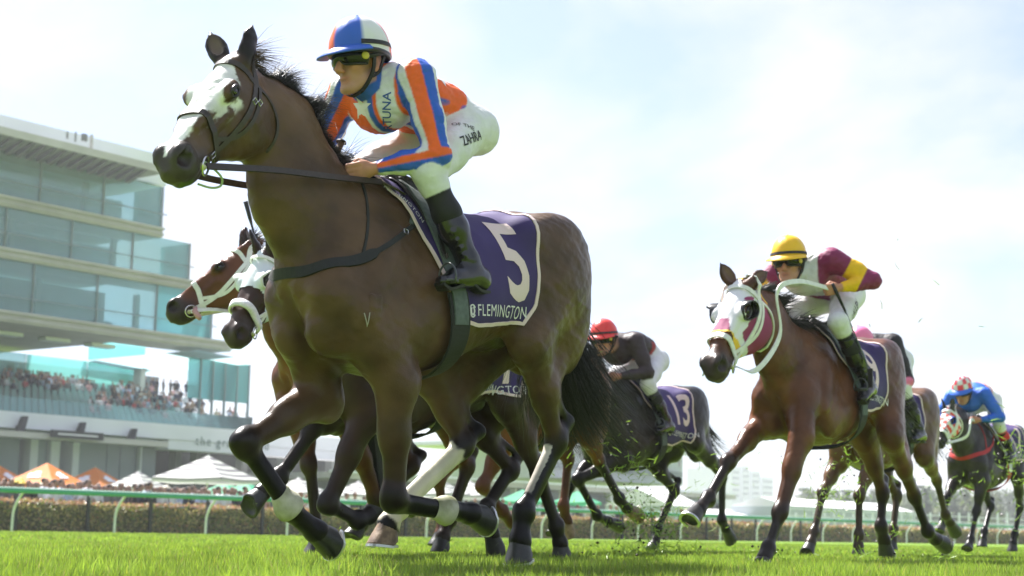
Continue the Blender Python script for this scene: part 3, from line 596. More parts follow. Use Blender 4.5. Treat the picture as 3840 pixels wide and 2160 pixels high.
c=tpx(290,1632,n0-3.2); t=thing('sign_board','long black sign board hanging on the fascia of the grandstand','sign',M=TM@Matrix.Translation((c[0],n0-3.2,c[1]))); m=MB(); tbox(m,-2.2,2.2,-.1,.1,-.26,.26); m.put('board',mk,t); m=MB(); tbox(m,-1.7,1.7,-.115,-.102,-.06,.06); m.put('pale_print_band',M['print_white'],t)
# seated crowd
r=np.random.default_rng(21); pl=[]
blobs=[(150,1445,60,18,20),(220,1462,55,16,16),(30,1450,40,16,8),(470,1505,70,20,22),(540,1520,60,24,28),(600,1545,60,14,10),(700,1545,70,18,20),(800,1575,60,14,10),(870,1570,40,14,8)]
for (x,y,sx,sy,n) in blobs:
    for i in range(n):
        px_,py_=x+r.normal()*sx*.6,y+r.normal()*sy*.7; a=min(max((1545+.094*px_-py_)/(1545-1425),0.02),.97); i_=int(a*nr); z=zb1-.9+(zb2-zb1+.9)*i_/nr; n_=n0+.95+12.4*i_/nr; t=tpx(px_,py_,n_)[0]; pl.append((tn(t,n_,z),int(r.choice([0,1,1,3,4,5,5,2,9,7,6])),1.0))
spectators(pl,True,.06,'in the tier','racegoers seated in the grandstand')
pl=[]
for i in range(46):
    px_=20+i*17+r.normal()*10; n_=n0+14.5; t=tpx(px_,1400,n_)[0]; pl.append((tn(t,n_,zb2),int(r.choice([1,5,3,0])),1.02))
VS=[];FS=[];CS=[];nb=0; pm={}
for (x,y,sx,sy,n) in ((300,1465,60,14,16),(500,1475,70,10,26),(380,1520,40,14,16),(90,1430,60,10,16),(650,1510,60,12,14)):
    for i in range(n):
        px_,py_=x+r.normal()*sx*.6,y+r.normal()*sy*.7; a=min(max((1545+.094*px_-py_)/120,0.02),.97); i_=int(a*nr); z=zb1-.9+(zb2-zb1+.9)*i_/nr; n_=n0+.95+12.4*i_/nr; pl.append((tn(tpx(px_,py_,n_)[0],n_,z),-1-int(r.choice([0,1,5,3,4])),1.0))
for q,k,sc in pl:
    st_=k<0; k=abs(k+1) if st_ else k; nm,top,legs,hr_,hat=KINDS[k]
    if (k,st_) not in pm: pm[(k,st_)]=person_mesh('c',top,legs,hr_,st_,hat,.075)
    P,F,C=pm[(k,st_)]; a=math.atan2(-N_[1],-N_[0])+r.normal()*.4; R_=np.array([[math.cos(a),-math.sin(a),0],[math.sin(a),math.cos(a),0],[0,0,1]]); VS.append(P@R_.T+q); FS.append(F+nb); CS.append(C); nb+=len(P)
put('crowd',np.concatenate(VS),np.concatenate(FS),MP,None,True,cols=np.concatenate(CS),kind='stuff')
# ---------------------------------------------------------------- far down the straight
ps=thing('far_stand','pale low stand with a long flat canopy far down the straight','grandstand',M=TM)
def fbox(name,mt,x0,x1,n,y0,y1,par,dep=8,yr=None):
    a,b=tpx(x0,(y0+y1)/2,n),tpx(x1,(y0+y1)/2,n); za=tpx((x0+x1)/2,y1,n)[1]; zb=tpx((x0+x1)/2,y0,n)[1]; m=MB(); tbox(m,a[0],b[0],n,n+dep,max(za,0),zb); return m.put(name,mt,par)
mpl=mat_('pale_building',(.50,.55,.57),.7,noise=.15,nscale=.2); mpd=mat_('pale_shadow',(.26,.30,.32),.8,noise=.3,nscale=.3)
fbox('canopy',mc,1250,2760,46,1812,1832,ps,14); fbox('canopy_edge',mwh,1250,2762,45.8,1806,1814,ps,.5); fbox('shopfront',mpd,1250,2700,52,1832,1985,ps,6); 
for i,x in enumerate(range(1300,2740,90)): fbox('column',mwh,x,x+7,47,1832,1985,ps,.5)
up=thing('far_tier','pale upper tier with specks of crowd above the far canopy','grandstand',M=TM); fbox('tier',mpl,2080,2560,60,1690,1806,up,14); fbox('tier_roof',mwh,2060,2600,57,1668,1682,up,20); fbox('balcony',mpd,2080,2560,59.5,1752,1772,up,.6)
for i in range(60): pass
for i,x in enumerate(np.linspace(2090,2550,10)): fbox('mullion',mc,x,x+3,59.8,1690,1750,up,.3)
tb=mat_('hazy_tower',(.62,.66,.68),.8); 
for i,(x0,x1,y0) in enumerate(((2745,2775,1755),(2785,2810,1748),(2820,2850,1768),(2860,2900,1790))):
    t=thing('apartment_tower',('leftmost of the hazy tower blocks','second hazy tower block, tallest of the four','third hazy tower block from the left','rightmost and widest hazy tower block')[i]+' between the forelegs of the hooded bay','building',M=TM,group='far towers'); o=fbox('tower',tb,x0,x1,420,y0,1990,t,30)
    for j in range(5): fbox('window_band',mpd,x0+3,x1-3,419.8,y0+12+j*22,y0+20+j*22,t,.3)
def marquee(label,x0,x1,y0,y1,ye,n):
    t=thing('marquee',label,'marquee',M=TM,group='white marquees beyond the rail'); a,b=tpx(x0,ye,n)[0],tpx(x1,ye,n)[0]; ze=tpx((x0+x1)/2,ye,n)[1]; zr_=tpx((x0+x1)/2,y0,n+3)[1]; m=MB()
    m.add([(a,n,ze),(b,n,ze),(b,n+3,zr_),(a,n+3,zr_),(b,n+6,ze),(a,n+6,ze)],[(0,1,2,3),(3,2,4,5),(1,4,2),(0,3,5)]); m.put('tent_roof',MT,t); m=MB(); tbox(m,a,b,n+.1,n+5.9,0,ze-.02); m.put('tent_wall',mpl,t)
    for k in range(7): m=MB(); q=a+(b-a)*k/6; tbox(m,q-.06,q+.06,n-.05,n+.05,0,ze); m.put('tent_pole',mwh,t)
MT=mat_('tent_white',(.82,.82,.82),.6,tl=.2)
marquee('long white marquee beyond the rail behind the muddy brown horse',2960,3430,1882,1960,1908,30); marquee('white marquee roof under the canopy of the far stand',2515,2640,1842,1960,1898,26); marquee('low white marquee left of the long one',2640,2960,1915,1965,1932,34)
wr=thing('paddock_fence','white post and rail fence in front of the long marquee','fence',M=TM)
for i in range(26): fbox('post',mwh,2950+i*36,2954+i*36,14,1922,1990,wr,.1)
for y in (1926,1948): fbox('rail',mwh,2950,3840,14,y,y+4,wr,.08)
def tree(label,x,ytop,Yn,wid,seed,green=(.055,.085,.035)):
    r=np.random.default_rng(seed); c=tpx(x,ytop,Yn); q=tn(c[0],Yn,0); H=c[1]; W=wid/5960*np.linalg.norm(q)/2; t=thing('tree',label,'tree',q,0,'trees at the end of the straight')
    m=MB(); m.tube([V(0,0,0),V(.1,0,H*.3),V(0,.1,H*.62)],[H*.03,H*.022,H*.01],7)
    for i in range(5): a=i*1.26; m.tube([V(.05,0,H*(.22+.05*i)),V(math.cos(a)*W*.45,math.sin(a)*W*.45,H*(.5+.05*i))],[H*.014,H*.005],5)
    m.put('trunk',BARK,t,True); n=1500; cl=r.normal(size=(16,3))*np.array([W*.42,W*.42,H*.17])+np.array([0,0,H*.62]); k=r.integers(0,16,n); p=cl[k]+r.normal(size=(n,3))*np.array([W*.16,W*.16,H*.07]); p[:,2]=np.clip(p[:,2],H*.12,H); d=r.normal(size=(n,3)); d/=np.linalg.norm(d,axis=1)[:,None]; e=np.cross(d,r.normal(size=(n,3))); e/=np.linalg.norm(e,axis=1)[:,None]; s=(H*.035)*(.5+r.random(n))[:,None]
    P=np.stack([p-d*s,p+e*s*.6,p+d*s,p-e*s*.6],1).reshape(-1,3); F=np.arange(4*n,dtype=np.int32).reshape(n,4); C=np.repeat(np.array(green)[None]*(.6+.8*r.random((n,1)))*(.75+.5*(k%3==0))[:,None],4,0); put('crown',P,F,LEAF,t,cols=C)
BARK=mat_('bark',(.08,.065,.05),.9,noise=.4,nscale=3); LEAF=mat_('tree_leaf',(.06,.09,.04),.6,attr='tint',tl=.3)
r=np.random.default_rng(44)
for i in range(26):
    x=2960+i*36+r.normal()*10; y=1856+12*math.sin(i*1.7)+r.normal()*9-.012*(x-2960); kd=i%3
    wh='behind the long marquee' if x<3300 else 'behind the right end of the long marquee' if x<3460 else 'between the muddy brown horse and the dark grey one' if x<3620 else 'beside the forelegs of the dark grey horse' if x<3740 else 'at the right edge behind the dark grey horse'
    tree(('pale yellowish tree ','grey green tree ','taller dull green tree ')[kd]+wh,x,y-(14 if kd==2 else 0),70+r.random()*60,85+r.random()*45,200+i,((.20,.23,.12),(.15,.19,.11),(.12,.16,.10))[kd])
tree('dark conifer beside the far stand',2655,1862,40,40,300,(.03,.045,.025)); tree('slim dark tree left of the long marquee',2690,1875,42,30,301,(.03,.05,.03))
# ---------------------------------------------------------------- the air down the course
hz=bpy.data.materials.new('haze'); hz.use_nodes=True; t=hz.node_tree; t.nodes.remove(t.nodes['Principled BSDF']); pv=t.nodes.new('ShaderNodeVolumePrincipled'); pv.inputs['Color'].default_value=(.93,.96,1,1); pv.inputs['Density'].default_value=.0005; pv.inputs['Anisotropy'].default_value=.35
t.links.new(pv.outputs[0],t.nodes['Material Output'].inputs['Volume'])
m=MB(); m.box((0,560,22),(1900,1500,46)); m.put('haze',hz,kind='stuff')
SC.cycles.volume_bounces=0
# ---------------------------------------------------------------- horses
def vn(p,f=1.0,seed=0.):         # cheap smooth value noise for colour edges
    x,y,z=p[:,0]*f+seed,p[:,1]*f+seed*1.7,p[:,2]*f-seed
    return (np.sin(1.7*x+2.1*np.sin(1.3*y+.4))*np.cos(2.3*z+1.1*np.sin(1.9*x))+.5*np.sin(4.1*y+3.3*np.sin(2.7*z)+x)*np.cos(3.7*x-1.2*z))/1.5
def sm(x,a,b): t=np.clip((x-a)/(b-a),0,1); return t*t*(3-2*t)
class Head:
    def __init__(s,poll,nose,roll=0,ln=.60):
        poll=V(*poll); nose=V(*nose); s.u=nrm(nose-poll); w=nrm(np.cross(V(0,0,1),s.u)); v=np.cross(s.u,w)
        c,q=math.cos(roll),math.sin(roll); s.w=w*c+v*q; s.v=v*c-w*q; s.o=poll; s.A=np.array([s.u,s.w,s.v]).T; s.k=np.linalg.norm(nose-poll)/.60
    def P(s,u,w,v): return s.o+s.A@(V(u,w,v)*s.k)
    def loc(s,p): return ((p-s.o)@s.A)/s.k
TR_S=[-1.24,-1.17,-1.06,-.9,-.75,-.6,-.45,-.3,-.15,0,.12,.25,.36,.44,.485]
TR_T=[1.40,1.52,1.61,1.662,1.648,1.60,1.575,1.575,1.605,1.645,1.62,1.55,1.44,1.33,1.22]
TR_B=[1.20,1.12,1.08,1.085,1.075,1.025,.955,.885,.840,.82,.84,.875,.935,1.01,1.10]
TR_H=[.05,.15,.21,.255,.268,.275,.29,.298,.285,.255,.24,.222,.19,.14,.05]
TR_W=[.05,.05,.05,.02,-.05,-.12,-.16,-.2,-.32,-.45,-.42,-.3,-.2,-.1,0]
def horse_body(pz,coat,points,muzzle,leg=True,dz=0.,fat=1.):
    """pz: dict with legs LF RF LH RH = joint lists, neck = [mid, top] or None, head = Head. Returns Body."""
    B=Body(); c=np.array(coat); k=np.array(points); H=pz['head']; e=lambda *a: V(a[0],a[1],a[2]+dz)
    B.sweep((0,0,dz),np.eye(3),TR_S,TR_T,TR_B,[h*fat for h in TR_H],2.25,.03,'u',c,wc=TR_W)
    poll=H.o
    nb,nm=pz.get('neck',(None,None)) if pz.get('neck') else (None,None)
    n0=e(.20,0,1.29); n3=poll+H.A@V(-.02,0,-.155)*H.k
    n1=nb if nb is not None else n0*.52+n3*.48+V(.02,0,-.025); n2=nm if nm is not None else n0*.2+n3*.8+V(-.01,0,.03)
    B.bone(n0,n1,.325,.228,.60,.52,k=.09,col=c); B.bone(n1,n2,.228,.170,.50,.52,k=.05,col=c); B.bone(n2,n3,.175,.13,.52,.66,k=.05,col=c)
    # crest
    for s in (-1,1):
        # shoulder blade, upper arm, breast, ribs behind elbow
        B.ell(e(.13,s*.17,1.26),(.10,.065,.30),axes(V(-.42,-s*.16,.9),V(1,0,0)),.06,col=c)
        B.ell(e(.345,s*.125,1.12),(.10,.085,.13),None,.05,col=c)
        B.ell(e(.33,s*.095,.98),(.135,.088,.12),axes(V(.3,0,1)),.028,col=c)
        B.ell(e(.10,s*.215,1.00),(.17,.055,.13),axes(V(.6,0,1)),.035,col=c)      # triceps
        B.ell(e(.20,s*.225,1.22),(.055,.03,.22),axes(V(-.42,-s*.12,.9)),.03,col=c)   # spine of the shoulder blade
        B.ell(e(-.86,s*.19,1.52),(.20,.075,.10),axes(V(.2,0,1)),.04,col=c)
        # haunch
        B.ell(e(-.93,s*.145,1.40),(.27,.135,.24),axes(V(.35,s*.1,1)),.06,col=c)
        B.ell(e(-1.06,s*.12,1.22),(.155,.11,.30),axes(V(.05,0,1)),.06,col=c)
        B.ell(e(-.70,s*.215,1.51),(.07,.04,.05),None,.09,col=c)       # point of hip
    for name,s in (('LF',1),('RF',-1)):
        el,kn,fe,co,so=[V(*q) for q in pz[name]]; ps=e(.37,s*.135,1.12)
        if 'pt' in pz and name in pz['pt']: ps=V(*pz['pt'][name])
        n=pz.get('n',{}).get(name,V(0,1,0)); fw_=nrm(np.cross(V(0,1,0),kn-el)); fw_=-fw_ if fw_[0]<0 else fw_
        B.bone(ps,el,.105,.092,.85,k=.07,col=c)
        B.bone(el,el*.55+kn*.45,.084,.062,.82,.82,n,k=.05,col=c); B.bone(el*.55+kn*.45,kn,.062,.043,.80,.92,n,k=.04,col=c*.5+k*.5)
        B.ell(el*.72+kn*.28+fw_*.032,(.042,.045,.13),axes(kn-el),.05,col=c)
        B.ell(el-fw_*.06+nrm(el-kn)*.02,(.05,.045,.06),None,.04,col=c)    # point of elbow
        up=nrm(el-kn); B.ell(kn+up*.012,(.051,.050,.070),axes(up*.5+nrm(kn-fe)*.5),.03,col=k); B.ell(kn+fw_*.022,(.036,.043,.052),axes(up),.025,col=k)
        bk=nrm(np.cross(nrm(fe-kn),V(0,1,0))); bk=bk if bk[0]<0 or kn[2]-fe[2]<.05 else -bk
        B.bone(kn,fe,.034,.031,.9,k=.03,n=n,col=k); B.bone(kn*.9+fe*.1+bk*.030,fe+bk*.026,.021,.021,.85,k=.018,n=n,col=k)
        B.ell(fe,(.047,.044,.055),axes(nrm(kn-fe)),.025,col=k); B.ell(fe+bk*.030,(.034,.034,.036),None,.025,col=k)
        B.bone(fe,co,.041,.043,.95,k=.025,n=n,col=k); B.bone(co,co+nrm(so-co)*.015,.048,.049,1,k=.02,n=n,col=k)
    for name,s in (('LH',1),('RH',-1)):
        st,ho,fe,co,so=[V(*q) for q in pz[name]]; hp=e(-.93,s*.15,1.33)
        n=pz.get('n',{}).get(name,V(0,1,0))
        B.bone(hp,st,.215,.120,.62,.72,k=.07,col=c); B.bone(e(-1.08,s*.11,1.20),st*.5+ho*.5+V(-.03,0,.03),.125,.068,.74,k=.07,col=c)
        B.bone(st,st*.45+ho*.55,.102,.062,.70,.76,n,k=.05,col=c); B.bone(st*.45+ho*.55,ho,.062,.042,.72,.85,n,k=.04,col=c*.55+k*.45)
        B.ell(st+V(.04,0,.01),(.052,.05,.065),None,.05,col=c)
        ax=nrm(st-ho); bk=np.cross(ax,V(0,1,0)); bk=bk if (bk@(fe-ho))<0 else -bk; 
        sh=nrm(ho-fe)
        cal=ho+sh*.085+bk*.045; B.bone(ho+bk*.01,cal,.044,.028,.8,k=.03,n=n,col=k); B.bone(cal,st*.45+ho*.55+bk*.05,.017,.03,.8,k=.04,n=n,col=k)
        B.ell(ho,(.051,.047,.075),axes(sh*.6+ax*.4),.03,col=k)
        bk2=nrm(np.cross(nrm(fe-ho),V(0,1,0))); bk2=bk2 if bk2@bk>0 else -bk2
        B.bone(ho,fe,.040,.033,.85,k=.03,n=n,col=k); B.bone(ho*.9+fe*.1+bk2*.032,fe+bk2*.028,.023,.022,.85,k=.018,n=n,col=k)
        B.ell(fe,(.048,.046,.056),axes(nrm(ho-fe)),.025,col=k); B.ell(fe+bk2*.030,(.034,.034,.036),None,.025,col=k)
        B.bone(fe,co,.042,.044,.95,k=.025,n=n,col=k); B.bone(co,co+nrm(so-co)*.015,.049,.050,1,k=.02,n=n,col=k)
    # dock of the tail
    if 'tail' in pz: B.bone(e(-1.16,0,1.53),V(*pz['tail']),.05,.03,1,k=.05,col=k*.6+c*.4)
    # muscle lines: breast bone, shoulder against neck, behind the elbow, thigh
    B.bone(e(.50,0,1.10),e(.30,0,.80),.012,.02,k=.05,op='s')
    for s in (-1,1):
        B.bone(e(.34,s*.235,1.33),e(.02,s*.235,1.60),.010,.006,k=.06,op='s')
    # sheath and flank folds
    B.ell(e(-.66,0,1.045),(.14,.06,.05),None,.05,col=c*.6+k*.4)
    head(B,H,c,k,np.array(muzzle),pz)
    return B
def head(B,H,c,k,mz,pz):
    K=H.k; A=H.A
    us=[-.05,0,.06,.13,.21,.30,.38,.46,.52,.565,.60]
    top=[.0,.048,.066,.068,.060,.042,.030,.024,.018,.000,-.035]
    bot=[-.10,-.15,-.195,-.212,-.195,-.155,-.128,-.116,-.112,-.106,-.085]
    hw=[.045,.07,.080,.090,.088,.066,.054,.052,.056,.052,.028]
    wc=[.1,.12,.12,.16,.10,.0,-.05,-.05,.0,0,0]
    top=[t*1.08 for t in top]; bot=[b*j for b,j in zip(bot,[1.2,1.28,1.33,1.36,1.32,1.25,1.16,1.12,1.1,1.08,1.05])]
    B.sweep(H.o,A,[u*K for u in us],[t*K for t in top],[b*K for b in bot],[h*K for h in hw],2.35,.035,'u',c,wc=wc)
    P=H.P; E=lambda u,w,v,r,ax=None,k_=.02,op='u',col=c: B.ell(P(u,w,v),np.array(r)*K,A if ax is None else A@ax,k_,op,col)
    for s in (-1,1):
        E(.197,s*.080,.030,(.052,.030,.034),k_=.025)                   # orbit
        E(.205,s*.087,.038,(.030,.020,.016),k_=.015)                   # brow
        E(.115,s*.058,-.14,(.125,.046,.115),k_=.03)                     # cheek
        B.bone(P(.25,s*.072,-.030),P(.36,s*.050,-.045),.012*K,.008*K,k=.03,col=c)  # facial crest
        E(.31,s*.044,.016,(.10,.014,.016),k_=.035)
        E(.535,s*.040,-.024,(.052,.034,.048),k_=.022,col=mz)           # nostril wing
        E(.50,s*.036,-.078,(.07,.024,.03),k_=.025,col=mz)              # lip side
        R=np.array(Matrix.Rotation(s*.5,3,'Z'))
        E(.548,s*.064,-.028,(.034,.034,.029),R,.010,'s',mz*.2)        # nostril
        E(.515,s*.066,-.008,(.022,.010,.010),R,.012,'s',mz*.5)
        B.bone(P(.60,s*.012,-.082),P(.47,s*.058,-.088),.0045*K,.003*K,k=.008,op='s',col=mz*.35)      # mouth
        E(.195,s*.111,.024,(.021,.014,.016),k_=.008,op='s',col=k*.5)    # eye socket
    E(.565,0,-.055,(.04,.038,.042),k_=.03,col=mz)                      # upper lip
    E(.535,0,-.112,(.048,.034,.026),k_=.022,col=mz)                    # lower lip
    E(.49,0,-.125,(.04,.030,.022),k_=.03,col=mz*.6+c*.4)               # chin
    B.ell(P(.02,0,.05),V(.05,.05,.03)*K,A,.03,col=c)                   # poll
    for s,nm in ((1,'earL'),(-1,'earR')):
        b=P(.0,s*.052,.048); t=pz.get(nm); t=P(-.10,s*.085,.19) if t is None else V(*t); d=nrm(t-b); t=b+d*np.clip(np.linalg.norm(t-b),.15*K,.19*K); L=np.linalg.norm(t-b)
        face=pz.get(nm+'f'); face=H.u*.6+H.w*s*.6 if face is None else V(*face)
        ax=axes(d,face); col=pz.get('earc',c*.55+k*.45)
        B.bone(b-d*.01,b+d*L*.25,.028*K,.036*K,.85,k=.02,n=ax[:,0],col=col)
        B.ell(b+d*L*.45,(.019*K,.040*K,L*.42),ax,.015,col=col); B.bone(b+d*L*.60,t,.030*K,.004,.42,.8,n=ax[:,0],k=.012,col=k)
        B.ell(b+d*L*.52+ax[:,0]*.020*K,(.015*K,.024*K,L*.36),ax,.008,'s',col=c*.8+.05)
def coat_finish(P,C,H,k,mz,opt):
    q=H.loc(P); u,w,v=q[:,0],q[:,1],q[:,2]
    def mix(m,col): C[:]=C*(1-m[:,None])+np.array(col)*m[:,None]
    hd=(u>-.03)&(u<.66)&(np.abs(w)<.16)&(v>-.25)&(v<.12)
    n=vn(P,30)*.5
    mix(hd*sm(u,.40,.52)*(.85 if 'blaze' not in opt else .8),mz)                                                        # muzzle darkens
    for s in (-1,1):
        r=np.sqrt(((u-.195)/1.5)**2+(w-s*.095)**2+((v-.022))**2); mix(hd*(1-sm(r,.018,.040))*.85,np.array(k)*.8)
    for s in (-1,1):
        r=np.sqrt((u-.552)**2+(w-s*.062)**2+(v+.022)**2); mix(hd*(1-sm(r,.020,.034)),opt.get('nostril',(.010,.006,.006)))
    if 'blaze' in opt:
        bw=np.interp(u,[.0,.05,.10,.18,.26,.34,.42,.48,.53,.58],[0,.03,.066,.090,.078,.052,.042,.034,.016,.0]); off=np.interp(u,[0,.2,.4,.6],[0,.004,0,0])
        m=hd*(1-sm(np.abs(w-off)-bw-n*.008-vn(P,95,2.)*.003,-.003,.0025))*sm(v,-.06,-.03)*(u<.585); mix(m,opt['blaze'])
    if 'star' in opt:
        m=hd*(1-sm(np.sqrt(((u-.14)/1.6)**2+(w)**2)-n*.01,.012,.018))*(v>.03); mix(m,(.6,.57,.53))
    for (a,b,r,col) in opt.get('patch',[]):      # capsule shaped markings: socks and the like
        a=np.array(a);b=np.array(b); ba=b-a; t=((P-a)@ba)/(ba@ba); d=np.linalg.norm(P-a-np.clip(t,0,1)[:,None]*ba,axis=1)
        edge=t+vn(P,26,3)*.05; m=(d<r)*sm(edge,-.02,.02)*(1-sm(edge,.98,1.02)); 
        mix(m,col)
    return C
def hoof(name,co,so,fwd,col,parent,shoe=None,r0=.047,r1=.067):
    co,so=V(*co),V(*so); d=nrm(so-co); L=np.linalg.norm(so-co); f=nrm(fwd-d*(fwd@d)); l=np.cross(d,f); vs=[]; fs=[]; k=18
    prof=[(-.012,r0*.97,.0),(.0,r0*1.04,.0),(.012,r0*1.0,.004),(L*.5,(r0+r1)/2,.012),(L*.93,r1,.022),(L,r1*1.0,.024)]
    for z,r,o in prof:
        for j in range(k):
            q=2*math.pi*j/k; cx=math.cos(q); rr=r*(1 if cx>0 else 1-.10*cx*cx); heel=(z*(.80 if cx<-.2 else 1) if z>L*.6 else z)
            vs.append(co+d*heel+f*(rr*cx*1.06+o)+l*rr*math.sin(q)*.98)
    n=len(prof)
    for i in range(n-1):
        for j in range(k): fs.append((i*k+j,i*k+(j+1)%k,(i+1)*k+(j+1)%k,(i+1)*k+j))
    # sole: inset cup and frog
    for rr,dz in ((.80,-.004),(.72,-.016),(.25,-.018)):
        for j in range(k):
            q=2*math.pi*j/k; vs.append(co+d*(L*(.90 if math.cos(q)<-.2 else 1)+dz)+f*(r1*rr*math.cos(q)+.02)+l*r1*rr*math.sin(q))
    for i in range(n-1,n+2):
        for j in range(k): fs.append((i*k+j,i*k+(j+1)%k,(i+1)*k+(j+1)%k,(i+1)*k+j))
    fs.append(tuple(range((n+2)*k,(n+3)*k)))
    o=put(name,vs,fs,M['hoof_'+col],parent,True)
    if shoe:
        vs=[];fs=[];m=22
        for j in range(m+1):
            q=-2.55+5.1*j/m; 
            for rr,z in ((1.03,.0),(1.03,.011),(.78,.011),(.78,0)): vs.append(co+d*(L*(.93 if math.cos(q)<-.2 else 1)+z)+f*(r1*rr*math.cos(q)*1.05+.024)+l*r1*rr*math.sin(q))
        for j in range(m):
            for i in range(4): fs.append((4*j+i,4*j+(i+1)%4,4*j+4+(i+1)%4,4*j+4+i))
        fs+=[(0,1,2,3),(4*m+3,4*m+2,4*m+1,4*m)]
        put('horseshoe',vs,fs,M['alu'],o)
    return o
def hair(roots,dirs,lens,grav,n,wid,curl,seed,seg=6,bundle=1):
    """locks of hair as thin three-sided tapered strands; roots, dirs, lens: functions of t in 0..1"""
    r=np.random.default_rng(seed); ts=r.random(n); P=np.array([roots(t,r) for t in ts],float); D=np.array([dirs(t,r) for t in ts],float); L=np.array([lens(t,r) for t in ts])
    D/=np.linalg.norm(D,axis=1)[:,None]; g=V(*grav); st=(L/seg)[:,None]; w=wid*(.6+.8*r.random(n)); sd=np.cross(D,r.normal(size=(n,3))); sd/=np.linalg.norm(sd,axis=1)[:,None]; ax2=np.cross(D,sd); ph=r.random(n)*6; am=curl*(.3+r.random(n)); out=np.zeros((n,seg+1,3,3))
    for j in range(seg+1):
        ww=(w*(1-(j/seg)**1.6*.93))[:,None]; a=np.cross(D,sd); a/=np.linalg.norm(a,axis=1)[:,None]+1e-9; b=np.cross(D,a)
        for i,q in enumerate((0,2.1,4.2)): out[:,j,i]=P+(a*math.cos(q)+b*math.sin(q))*ww
        P=P+D*st; D=D+g*st*2.2+(sd*np.sin(ph+j*1.3)[:,None]+ax2*np.cos(ph*1.7+j*1.1)[:,None])*am[:,None]; D/=np.linalg.norm(D,axis=1)[:,None]
    k=3*(seg+1); f=np.array([(3*j+q,3*j+(q+1)%3,3*j+3+(q+1)%3,3*j+3+q) for j in range(seg) for q in range(3)]); F=(np.arange(n)[:,None,None]*k+f[None]).reshape(-1,4)
    return out.reshape(-1,3),F
def eye(H,s,parent):
    c=H.P(.195,s*.090,.024); r=.021*H.k; out=nrm(H.w*s+H.v*.12+H.u*.2)
    m=MB(); prof=[(math.sin(a)*r,-math.cos(a)*r) for a in np.linspace(.05,math.pi-.05,14)]; m.lathe(prof,c,18,axes(out,H.u)); o=m.put('eye',M['eye'],parent,True)
    m=MB(); m.lathe([(math.sin(a)*r*1.012,-math.cos(a)*r*1.012) for a in np.linspace(math.pi*.80,math.pi-.02,6)],c,14,axes(out,H.u)); m.put('pupil',M['pupil'],o,True)
    # eyelids: two thick curved rims
    e=MB(); up=[];lo=[]
    for j in range(13):
        q=math.pi*j/12; x=math.cos(q); up.append(c+H.u*x*r*1.35+H.v*(math.sin(q)*r*.78+.001)+out*r*(.55+.42*math.sin(q))); lo.append(c+H.u*x*r*1.35-H.v*(math.sin(q)*r*.72)+out*r*(.5+.36*math.sin(q)))
    tp=[.0035+.0045*math.sin(math.pi*j/12) for j in range(13)]
    e.tube(up,tp,8); e.tube(lo,[q*.75 for q in tp],8); e.put('eyelid',M['dark_skin'],parent,True)

def mane(B,H,name,parent,matn,n,L,seed,wind=(-1,.0,.35),side=-.3,s1=-.02,wid=.0022,t0=0.,grav=(-.6,0,-.9),zt=1.66):
    poll=H.P(-.03,0,.03); wi=V(s1,0,zt); pts=[poll*(1-t)+wi*t for t in np.linspace(0,1,14)]
    up=[]
    for p in pts:               # topmost point of the crest
        o=p+V(0,0,.35); q,ok=B.hit(o,V(0,0,-1.)); up.append(q[0] if ok[0] else p)
    up=np.array(up)
    def root(t,r): x=t*12.99; i=int(x); return up[i]*(1-x+i)+up[i+1]*(x-i)+V(0,r.normal()*.010,-.006)
    def dr(t,r): return V(wind[0],wind[1],wind[2]*(1.5-1.4*t))+r.normal(size=3)*.20+V(.25*math.sin(t*40),side,.35*math.sin(t*27+1))
    v,f=hair(root,dr,lambda t,r:L*(.35+.85*r.random())*(.40+.75*t)*(.75+.35*math.sin(t*31)),grav,n,wid,.10,seed)
    return put(name,v,f,M[matn],parent,True)
def tail(H,name,parent,matn,dock,d0,L,n,seed,grav=(-.75,-.1,.22),wid=.0028,spread=.16,curl=.12):
    v,f=hair(lambda t,r: V(*dock)+r.normal(size=3)*.022, lambda t,r: V(*d0)+r.normal(size=3)*spread, lambda t,r:L*(.5+.6*r.random()),grav,n,wid,curl,seed,9)
    return put(name,v,f,M[matn],parent,True)
def band(B,pts,w,th=.004,n=6,off=.002,smooth_n=True):
    c=np.array(cat(pts,n)); q,g=B.snap(c,off)
    for _ in range(6):          # a taut strap bridges hollows
        q[1:-1]=.5*q[1:-1]+.25*(q[:-2]+q[2:]); d=B.ev(q)-off; i=d<0; q[i]-=B.grad(q[i])*d[i][:,None] if i.any() else 0
    g=B.grad(q)
    for _ in range(4): g[1:-1]=.5*g[1:-1]+.25*(g[:-2]+g[2:])
    m=MB(); m.strap(q,g,w,th); return m
def joinmb(ms):
    m=MB()
    for a in ms: m.add(a.v,a.f)
    return m
